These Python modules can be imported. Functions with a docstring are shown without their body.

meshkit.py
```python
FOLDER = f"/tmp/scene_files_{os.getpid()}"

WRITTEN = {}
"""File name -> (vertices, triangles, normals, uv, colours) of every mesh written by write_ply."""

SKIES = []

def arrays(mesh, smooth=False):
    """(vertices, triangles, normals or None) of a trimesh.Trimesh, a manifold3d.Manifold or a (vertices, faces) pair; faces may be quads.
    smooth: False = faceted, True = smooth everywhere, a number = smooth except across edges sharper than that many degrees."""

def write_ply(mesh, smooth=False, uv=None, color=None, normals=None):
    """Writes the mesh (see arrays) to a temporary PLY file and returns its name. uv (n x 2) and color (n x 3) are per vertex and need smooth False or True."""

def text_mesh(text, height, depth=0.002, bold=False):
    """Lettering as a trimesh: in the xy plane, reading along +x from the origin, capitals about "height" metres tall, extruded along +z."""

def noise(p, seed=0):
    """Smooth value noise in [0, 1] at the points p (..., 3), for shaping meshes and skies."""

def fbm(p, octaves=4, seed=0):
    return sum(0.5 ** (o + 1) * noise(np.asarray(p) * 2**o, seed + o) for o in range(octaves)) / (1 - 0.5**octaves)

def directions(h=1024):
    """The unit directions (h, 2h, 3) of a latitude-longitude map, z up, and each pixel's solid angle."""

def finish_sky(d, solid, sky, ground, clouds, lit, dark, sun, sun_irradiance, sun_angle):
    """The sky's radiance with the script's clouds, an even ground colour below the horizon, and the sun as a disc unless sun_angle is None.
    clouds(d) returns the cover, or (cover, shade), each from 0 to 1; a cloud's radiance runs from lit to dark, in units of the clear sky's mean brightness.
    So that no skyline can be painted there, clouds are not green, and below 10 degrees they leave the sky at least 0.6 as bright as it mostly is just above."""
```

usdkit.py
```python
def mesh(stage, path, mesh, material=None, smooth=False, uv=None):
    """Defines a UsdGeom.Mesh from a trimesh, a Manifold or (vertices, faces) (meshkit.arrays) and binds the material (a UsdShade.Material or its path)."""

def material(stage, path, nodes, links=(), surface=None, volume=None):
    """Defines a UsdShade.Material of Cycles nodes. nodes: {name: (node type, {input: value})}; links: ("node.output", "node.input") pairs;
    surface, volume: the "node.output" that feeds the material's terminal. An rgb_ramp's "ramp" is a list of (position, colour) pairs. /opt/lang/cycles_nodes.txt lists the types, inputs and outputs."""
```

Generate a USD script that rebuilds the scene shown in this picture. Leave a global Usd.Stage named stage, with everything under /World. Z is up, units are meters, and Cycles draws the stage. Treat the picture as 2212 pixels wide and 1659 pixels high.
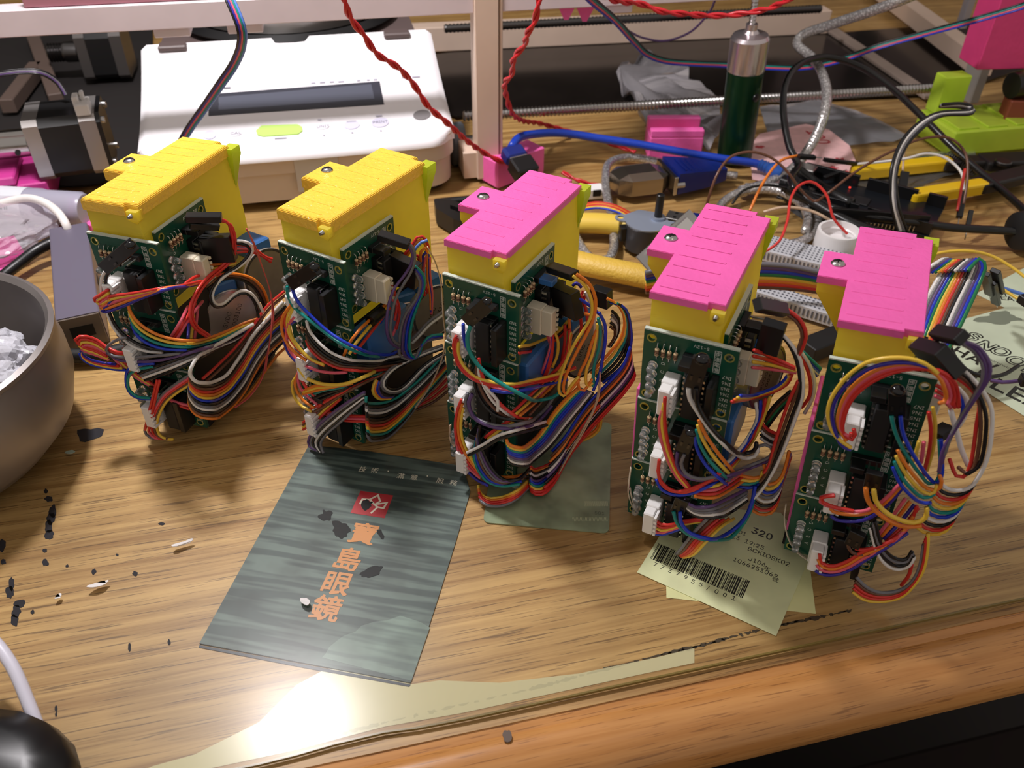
import math, json, numpy as np, trimesh, usdkit, meshkit
from pxr import Usd, UsdGeom, UsdLux, UsdShade, Gf, Sdf, Vt
from shapely.geometry import Polygon, LineString, MultiLineString, Point
from shapely.ops import unary_union
stage = Usd.Stage.CreateInMemory()
UsdGeom.SetStageUpAxis(stage, UsdGeom.Tokens.z); UsdGeom.SetStageMetersPerUnit(stage, 1.0)
UsdGeom.Xform.Define(stage, '/World'); UsdGeom.Scope.Define(stage, '/World/Looks')
rng = np.random.default_rng(7)

# ---------------------------------------------------------------- camera
FPX, TH, RO, CH = 1811.15, 0.68225, 0.0101, 0.2814       # focal length in pixels, pitch, roll, height over the desk
_c, _s = math.cos(TH), math.sin(TH)
EYE = np.array([0, 0, CH])
CX = np.array([math.cos(RO), math.sin(RO)*_s, math.sin(RO)*_c])
CD = np.array([math.sin(RO), -math.cos(RO)*_s, -math.cos(RO)*_c])
CF = np.array([0, _c, -_s])
cam = UsdGeom.Camera.Define(stage, '/World/camera')
M4 = np.eye(4); M4[0, :3] = CX; M4[1, :3] = -CD; M4[2, :3] = -CF; M4[3, :3] = EYE
cam.AddTransformOp().Set(Gf.Matrix4d(*M4.ravel().tolist()))
cam.CreateHorizontalApertureAttr(36.0); cam.CreateVerticalApertureAttr(27.0)
cam.CreateFocalLengthAttr(36.0*FPX/2212); cam.CreateClippingRangeAttr(Gf.Vec2f(0.02, 50))
cam.CreateFStopAttr(17.0); cam.CreateFocusDistanceAttr(0.37)
cam.CreateExposureAttr(0.0)
# ---------------------------------------------------------------- lights
dome = UsdLux.DomeLight.Define(stage, '/World/room_light')
dome.CreateIntensityAttr(0.135); dome.CreateColorAttr(Gf.Vec3f(1.0, 0.90, 0.82))
def disk_light(name, pos, target, radius, power, color):
    l = UsdLux.DiskLight.Define(stage, '/World/' + name)
    l.CreateRadiusAttr(radius); l.CreateIntensityAttr(power); l.CreateColorAttr(Gf.Vec3f(*color))
    z = np.array(pos, float) - np.array(target, float); z /= np.linalg.norm(z)
    x = np.cross([0, 1, 0], z); x /= np.linalg.norm(x); y = np.cross(z, x)
    m = np.eye(4); m[0, :3] = x; m[1, :3] = y; m[2, :3] = z; m[3, :3] = pos
    l.AddTransformOp().Set(Gf.Matrix4d(*m.ravel().tolist()))
disk_light('desk_lamp_light', (-0.222, 0.462, 0.56), (-0.10, 0.62, 0), 0.034, 345.0, (1.0, 0.955, 0.97))
disk_light('fill_light', (0.5, -0.3, 1.9), (0.1, 0.4, 0), 0.25, 1.4, (1.0, 0.86, 0.70))  # unseen weak fill light, added above and behind the camera

# ---------------------------------------------------------------- projection helpers: a point of the photograph on a plane of the place
def ray(px, py):
    return CX*((px-1106)/FPX) + CD*((py-829.5)/FPX) + CF
def G(px, py, z=0.0):
    d = ray(px, py); return EYE + d*((z-CH)/d[2])
def deg(a): return math.radians(a)
EA = 13.6                                                # direction of the desk edge
E1 = np.array([math.cos(deg(EA)), math.sin(deg(EA)), 0]); N1 = np.array([-E1[1], E1[0], 0]); Z1 = np.array([0, 0, 1.0])

# ---------------------------------------------------------------- prim helpers
names = {}
def fresh(parent, name):
    k = parent + '/' + name; n = names.get(k, -1) + 1; names[k] = n
    return k if n == 0 else f'{k}_{n:03d}'
def tag(prim, label=None, cat=None, group=None, kind=None):
    for k, v in (('label', label), ('category', cat), ('group', group), ('kind', kind)):
        if v: prim.SetCustomDataByKey(k, v)
    return prim
class T:
    """A thing: an Xform at its base; parts are meshes given in world coordinates."""
    def __init__(self, name, base, label=None, cat=None, group=None, kind=None):
        self.path = fresh('/World', name); self.base = np.array(base, float)
        x = UsdGeom.Xform.Define(stage, self.path); x.AddTranslateOp().Set(Gf.Vec3d(*self.base.tolist()))
        self.prim = tag(x.GetPrim(), label, cat, group, kind)
class P:
    def __init__(self, path, base, prim): self.path, self.base, self.prim = path, base, prim
def arr(m):
    if hasattr(m, 'to_mesh'):
        q = m.to_mesh(); return np.array(q.vert_properties[:, :3], float), np.array(q.tri_verts, int)
    if isinstance(m, tuple): return np.asarray(m[0], float), np.asarray(m[1], int)
    return np.array(m.vertices, float), np.array(m.faces, int)
def obj(name, mesh, mat, parent=None, smooth=False, label=None, cat=None, group=None, kind=None):
    v, f = arr(mesh)
    if parent is None:
        b = np.array([v[:, 0].mean(), v[:, 1].mean(), v[:, 2].min()])
        path = fresh('/World', name)
    else:
        b = parent.base; path = fresh(parent.path, name)
    m = usdkit.mesh(stage, path, (v-b, f), mat, smooth=smooth)
    if parent is None: UsdGeom.Xformable(m).AddTranslateOp().Set(Gf.Vec3d(*b.tolist()))
    tag(m.GetPrim(), label, cat, group, kind)
    return P(path, b, m.GetPrim())

# ---------------------------------------------------------------- mesh helpers
def cat_(*ms):
    vs, fs, n = [], [], 0
    for m in ms:
        v, f = arr(m)
        if f.shape[1] == 4: f = np.vstack([f[:, [0, 1, 2]], f[:, [0, 2, 3]]])
        vs.append(v); fs.append(f+n); n += len(v)
    return np.vstack(vs), np.vstack(fs)
def hull(pts):
    h = trimesh.Trimesh(np.array(pts, float)).convex_hull if False else trimesh.convex.convex_hull(np.array(pts, float))
    return arr(h)
def cbox(sx, sy, sz, ch=0.0):
    """Chamfered box centred at the origin."""
    a, b, c = sx/2, sy/2, sz/2
    if ch <= 0: return arr(trimesh.creation.box((sx, sy, sz)))
    pts = [(i*(a-ch*(k != 0)), j*(b-ch*(k != 1)), l*(c-ch*(k != 2))) for i in (-1, 1) for j in (-1, 1) for l in (-1, 1) for k in (0, 1, 2)]
    return hull(pts)
def rbox(sx, sy, sz, r, n=4):
    """Box with rounded vertical edges and slightly rounded top edges."""
    pts = []
    for q in range(4):
        cx, cy = ((1, 1), (-1, 1), (-1, -1), (1, -1))[q]
        for k in range(n+1):
            a = math.pi/2*(q+k/n)
            for zz, s in ((-sz/2, 1), (sz/2-r*.5, 1), (sz/2-r*.15, .87), (sz/2, .5)):
                pts.append((cx*(sx/2-r)+math.cos(a)*r*s, cy*(sy/2-r)+math.sin(a)*r*s, zz))
    return hull(pts)
def fr(o, x, y, z):
    m = np.eye(4); m[:3, 0] = x; m[:3, 1] = y; m[:3, 2] = z; m[:3, 3] = o; return m
def nrm(v): v = np.array(v, float); return v/np.linalg.norm(v)
def frame(o, x, zhint=(0, 0, 1)):
    x = nrm(x); z = np.array(zhint, float); y = nrm(np.cross(z, x)); z = np.cross(x, y); return fr(o, x, y, z)
def tf(m, M):
    v, f = arr(m); v = v@M[:3, :3].T + M[:3, 3]
    if np.linalg.det(M[:3, :3]) < 0: f = f[:, ::-1]
    return v, f
def mv(m, d): v, f = arr(m); return v+np.array(d), f
def cyl(r, h, n=20, r2=None, ch=0.0):
    """Closed lathe along z from 0 to h."""
    r2 = r if r2 is None else r2
    prof = [(0, 0), (r, 0), (r2, h), (0, h)] if ch <= 0 else [(0, 0), (r-ch, 0), (r, ch), (r2, h-ch), (r2-ch, h), (0, h)]
    return lathe(prof, n)
def lathe(prof, n=24):
    vs, fs = [], []
    k = len(prof)
    for j in range(n):
        a = 2*math.pi*j/n
        for r, z in prof: vs.append((r*math.cos(a), r*math.sin(a), z))
    for j in range(n):
        j2 = (j+1) % n
        for i in range(k-1):
            a, b, c, d = j*k+i, j2*k+i, j2*k+i+1, j*k+i+1
            if prof[i][0] > 1e-9: fs.append((a, b, c))
            if prof[i+1][0] > 1e-9: fs.append((a, c, d))
    return np.array(vs), np.array(fs)
def prism(poly, h):
    """Shapely polygon or list of (x, y) extruded along z from 0 to h."""
    p = poly if hasattr(poly, 'geom_type') else Polygon(poly)
    p = p.buffer(0)
    gs = [g for g in getattr(p, 'geoms', [p]) if g.area > 1e-12]
    return cat_(*[arr(trimesh.creation.extrude_polygon(g, h, engine='earcut')) for g in gs])
def spline(pts, step=0.0025, closed=False):
    """Catmull-Rom (centripetal) through the points, resampled evenly."""
    p = np.array(pts, float)
    if len(p) == 2: p = np.array([p[0], (p[0]+p[1])/2, p[1]])
    q = np.vstack([2*p[0]-p[1], p, 2*p[-1]-p[-2]])
    out = []
    for i in range(1, len(q)-2):
        p0, p1, p2, p3 = q[i-1:i+3]
        t0 = 0; t1 = t0+max(np.linalg.norm(p1-p0), 1e-7)**.5; t2 = t1+max(np.linalg.norm(p2-p1), 1e-7)**.5; t3 = t2+max(np.linalg.norm(p3-p2), 1e-7)**.5
        t = np.linspace(t1, t2, 10, endpoint=False)[:, None]
        A1 = (t1-t)/(t1-t0)*p0+(t-t0)/(t1-t0)*p1; A2 = (t2-t)/(t2-t1)*p1+(t-t1)/(t2-t1)*p2; A3 = (t3-t)/(t3-t2)*p2+(t-t2)/(t3-t2)*p3
        B1 = (t2-t)/(t2-t0)*A1+(t-t0)/(t2-t0)*A2; B2 = (t3-t)/(t3-t1)*A2+(t-t1)/(t3-t1)*A3
        out.append((t2-t)/(t2-t1)*B1+(t-t1)/(t2-t1)*B2)
    c = np.vstack(out+[q[-2:-1]])
    L = np.r_[0, np.cumsum(np.linalg.norm(np.diff(c, axis=0), axis=1))]
    n = max(4, int(L[-1]/step)+1)
    s = np.linspace(0, L[-1], n)
    return np.stack([np.interp(s, L, c[:, k]) for k in range(3)], 1)
def resample(c, n):
    L = np.r_[0, np.cumsum(np.linalg.norm(np.diff(c, axis=0), axis=1))]
    s = np.linspace(0, L[-1], n); return np.stack([np.interp(s, L, c[:, k]) for k in range(3)], 1)
def frames(c):
    t = np.gradient(c, axis=0); t /= np.linalg.norm(t, axis=1, keepdims=True)+1e-12
    a = np.cross(t[0], [0, 0, 1.0]);
    if np.linalg.norm(a) < .1: a = np.cross(t[0], [1.0, 0, 0])
    A = []
    for k in range(len(c)):
        a = a-t[k]*(a@t[k]); a /= np.linalg.norm(a)+1e-12; A.append(a)
    A = np.array(A); return t, A, np.cross(t, A)
def tube(c, r, n=8, flat=None):
    """Tube round the polyline c; r a number or one per point; flat = (width factor along A, along B)."""
    c = np.asarray(c, float); t, A, B = frames(c)
    r = np.broadcast_to(r, (len(c),)); ang = np.arange(n)*2*math.pi/n
    fa, fb = flat or (1, 1)
    v = c[:, None]+r[:, None, None]*(fa*np.cos(ang)[None, :, None]*A[:, None]+fb*np.sin(ang)[None, :, None]*B[:, None])
    i, j = np.meshgrid(np.arange(len(c)-1), np.arange(n), indexing='ij')
    q = np.stack([i*n+j, i*n+(j+1) % n, (i+1)*n+(j+1) % n, (i+1)*n+j], -1).reshape(-1, 4)
    f = np.vstack([q[:, [0, 2, 1]], q[:, [0, 3, 2]]])
    v = np.vstack([v.reshape(-1, 3), c[:1], c[-1:]]); m = len(v)
    e = (len(c)-1)*n; k = np.arange(n)
    f = np.vstack([f[:, ::-1], np.stack([np.full(n, m-2), (k+1) % n, k], 1), np.stack([np.full(n, m-1), e+k, e+(k+1) % n], 1)])
    return v, f
def helix_pair(c, r, turn):
    """Two strands twisted round the polyline."""
    t, A, B = frames(c); L = np.r_[0, np.cumsum(np.linalg.norm(np.diff(c, axis=0), axis=1))]
    ph = L/turn*2*math.pi; o = A*np.cos(ph)[:, None]+B*np.sin(ph)[:, None]
    return c+o*r, c-o*r
def text(s, h, depth=0.00004, bold=False): return arr(meshkit.text_mesh(s, h, depth, bold))

# ---------------------------------------------------------------- materials
def lin(c):
    c = np.array(c, float)/255; return tuple(np.where(c <= .04045, c/12.92, ((c+.055)/1.055)**2.4).tolist())
mats = {}
def pm(name, rgb, rough=.5, metal=0.0, var=0.0, scale=60.0, bump=0.0, bscale=400.0, **kw):
    """A procedural principled material: base colour varied by noise, optional fine bump."""
    if name in mats: return mats[name]
    c = np.array(lin(rgb))
    nodes = {'p': ('principled_bsdf', {'base_color': tuple(c), 'roughness': rough, 'metallic': metal, **kw}), 'g': ('geometry', {})}
    links = []
    if var > 0:
        nodes['n'] = ('noise_texture', {'scale': scale, 'detail': 4.0}); nodes['r'] = ('rgb_ramp', {'ramp': [(.3, tuple(c*(1-var))), (.7, tuple(np.minimum(c*(1+var), 1)))]})
        links += [('g.position', 'n.vector'), ('n.fac', 'r.fac'), ('r.color', 'p.base_color')]
    if bump > 0:
        nodes['bn'] = ('noise_texture', {'scale': bscale, 'detail': 3.0}); nodes['b'] = ('bump', {'strength': bump, 'distance': .001})
        links += [('g.position', 'bn.vector'), ('bn.fac', 'b.height'), ('b.normal', 'p.normal')]
    mats[name] = usdkit.material(stage, '/World/Looks/'+name, nodes, links, surface='p.BSDF'); return mats[name]
def wood(name, light, dark, pore, ang, rough=.35, coat=0.0, stain=0.35, fine=(42, 1500)):
    """Grain running along the direction ang (degrees) in the desk's plane, with short dark pores and broad wear."""
    nodes = {'g': ('geometry', {}), 'm': ('mapping', {'mapping_type': 'point', 'rotation': (0, 0, deg(-ang))}),
             'm1': ('mapping', {'mapping_type': 'point', 'scale': (6, 230, 230)}), 'm2': ('mapping', {'mapping_type': 'point', 'scale': (fine[0], fine[1], fine[1])}),
             'n1': ('noise_texture', {'scale': 1.0, 'detail': 5.0, 'roughness': .6, 'distortion': .4}), 'n2': ('noise_texture', {'scale': 1.0, 'detail': 1.0}),
             'n3': ('noise_texture', {'scale': 9.0, 'detail': 4.0, 'roughness': .6}),
             'r1': ('rgb_ramp', {'ramp': [(.34, lin(dark)), (.5, tuple((np.array(lin(light))*.6+np.array(lin(dark))*.4))), (.64, lin(light))]}),
             'r2': ('rgb_ramp', {'ramp': [(.60, (0, 0, 0)), (.70, (1, 1, 1))]}),
             'r3': ('rgb_ramp', {'ramp': [(.3, (1-stain,)*3), (.62, (1, 1, 1))]}),
             'x1': ('mix_color', {'blend_type': 'mix', 'b': lin(pore)}), 'x2': ('mix_color', {'blend_type': 'multiply', 'fac': 1.0}),
             'k': ('math', {'math_type': 'multiply', 'value2': .7}),
             'p': ('principled_bsdf', {'roughness': rough, 'coat_weight': coat, 'coat_roughness': .15})}
    links = [('g.position', 'm.vector'), ('m.vector', 'm1.vector'), ('m.vector', 'm2.vector'), ('m1.vector', 'n1.vector'), ('m2.vector', 'n2.vector'), ('g.position', 'n3.vector'),
             ('n1.fac', 'r1.fac'), ('n2.fac', 'r2.fac'), ('n3.fac', 'r3.fac'), ('r2.color', 'k.value1'), ('k.value', 'x1.fac'), ('r1.color', 'x1.a'), ('x1.result', 'x2.a'), ('r3.color', 'x2.b'), ('x2.result', 'p.base_color')]
    return usdkit.material(stage, '/World/Looks/'+name, nodes, links, surface='p.BSDF')
def clear(name, tint=(1, 1, 1), rough=.05, ior=1.45, haze=0.0, hazecol=(.8, .8, .8), cap=1.0):
    """Thin clear film: light passes, the surface mirrors by fresnel; haze adds a milky diffuse share."""
    nodes = {'t': ('transparent_bsdf', {'color': tint}), 's': ('glossy_bsdf', {'color': (1, 1, 1), 'roughness': rough}), 'f': ('fresnel', {'IOR': ior}), 'k': ('math', {'math_type': 'minimum', 'value2': cap}), 'x': ('mix_closure', {}),
             'd': ('diffuse_bsdf', {'color': hazecol}), 'y': ('mix_closure', {'fac': haze})}
    links = [('t.BSDF', 'y.closure1'), ('d.BSDF', 'y.closure2'), ('y.closure', 'x.closure1'), ('s.BSDF', 'x.closure2'), ('f.fac', 'k.value1'), ('k.value', 'x.fac')]
    return usdkit.material(stage, '/World/Looks/'+name, nodes, links, surface='x.closure')
COL = dict(K=(20, 19, 21), W=(226, 222, 218), G=(112, 110, 116), P=(92, 66, 118), B=(22, 54, 190), D=(48, 40, 150), N=(12, 135, 128), Y=(232, 192, 66), O=(230, 126, 38),
           R=(210, 50, 44), M=(104, 66, 48), I=(222, 92, 112), C=(206, 178, 150), L=(90, 130, 215), E=(24, 120, 70))
CN = dict(K='black', W='white', G='grey', P='purple', B='blue', D='violet_blue', N='teal', Y='yellow', O='orange', R='red', M='brown', I='pink', C='tan', L='light_blue', E='green')
def wm(k): return pm('wire_'+CN[k], COL[k], .32)
MK = pm('black_plastic', (17, 17, 19), .35); MKm = pm('black_matt', (14, 14, 15), .6)
MW = pm('white_nylon', (236, 234, 232), .4); MC = pm('cream_nylon', (222, 212, 190), .45)
MTIN = pm('bright_steel', (190, 188, 186), .22, 1.0); MDS = pm('dark_steel', (92, 90, 90), .35, 1.0)

# ================================================================ the desk and the room
def EN(u, n, z=0): return E1*u+N1*n+Z1*z
WOOD = wood('desk_wood', (208, 168, 108), (160, 118, 66), (92, 62, 32), EA, rough=.45, stain=.34)
NOSE = wood('desk_edge_wood', (214, 154, 90), (192, 130, 68), (140, 90, 46), EA, rough=.34, coat=.15, stain=.18, fine=(60, 1500))
FRAMEW = pm('pale_batten', (212, 188, 170), .5, var=.07, scale=18)
ZD = -0.0024                                              # top of the wood, under the clear desk mat
n_edge = float(G(1400, 1467) @ N1)
desk = T('desk', EN(0, .5, -.75), 'oak veneered desk with a thick rounded orange front edge', 'desk')
MD = fr((0, 0, 0), E1, N1, Z1)
def deskbox(u0, u1, n0, n1, z0, z1, ch=0): return tf(mv(cbox(u1-u0, n1-n0, z1-z0, ch), ((u0+u1)/2, (n0+n1)/2, (z0+z1)/2)), MD)
obj('desktop', deskbox(-1.3, 1.3, n_edge-.004, 1.75, -.03, ZD), WOOD, desk)
prof = [(n_edge-.004, -.034), (n_edge-.004, ZD-.0006), (n_edge-.0075, ZD-.0012), (n_edge-.0095, ZD+.0002)]
for k in range(0, 13):
    a = math.pi/2+math.pi*k/12*1.0; prof.append((n_edge-.0125+.0155*math.cos(a), ZD-.0150+.0155*math.sin(a)+.0004))
prof.append((n_edge-.0125, -.034))
pv = [EN(u, n, z) for u in (-1.3, 1.3) for n, z in prof]; K = len(prof)
pf = [(i, (i+1) % K, K+(i+1) % K) for i in range(K)]+[(i, K+(i+1) % K, K+i) for i in range(K)]
obj('edge_moulding', (np.array(pv), np.array(pf)), NOSE, desk, smooth=35)
for u in (-1.2, 1.2):
    obj('leg', deskbox(u-.03, u+.03, n_edge+.05, n_edge+.11, -.75, -.03, .003), WOOD, desk)
    obj('leg', deskbox(u-.03, u+.03, 1.6, 1.66, -.75, -.03, .003), WOOD, desk)
DARKR = pm('dim_plaster', (40, 34, 31), .9)
def struct(name, m, mat):
    return obj(name, m, mat, kind='structure')
struct('floor', deskbox(-3, 3, -2.5, 2.2, -.80, -.75), pm('dark_floor', (38, 30, 28), .6, var=.3, scale=3))
struct('wall_back', deskbox(-3, 3, 2.2, 2.25, -.75, 2.0), DARKR)

# the clear mat: a sheet of soft PVC whose front edge wanders a little over the edge of the wood
edge_px = [(-700, 1850), (300, 1702), (560, 1649), (640, 1629), (720, 1606), (830, 1580), (900, 1571), (1000, 1552), (1150, 1520), (1300, 1487), (1700, 1401), (2212, 1291), (3000, 1120)]
ep = [G(x, y, 0)[:2] for x, y in edge_px]
far = [EN(1.25, 1.7)[:2], EN(-1.25, 1.7)[:2]]
MAT_M = clear('clear_mat', (.992, .995, .98), .22, 1.165, cap=.03)
dm = T('desk_mat', EN(0, .7), label='clear soft plastic mat covering the whole desktop, scuffed and stained', cat='desk mat')
obj('sheet', mv(prism([tuple(p) for p in ep]+[tuple(p) for p in far], .0014), (0, 0, -.0015)), MAT_M, dm)
obj('cut_edge', mv(prism(LineString([tuple(p) for p in ep]).buffer(.00035, cap_style=2), .0013), (0, 0, -.0015)), pm('mat_cut_edge', (126, 108, 56), .3), dm)

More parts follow.
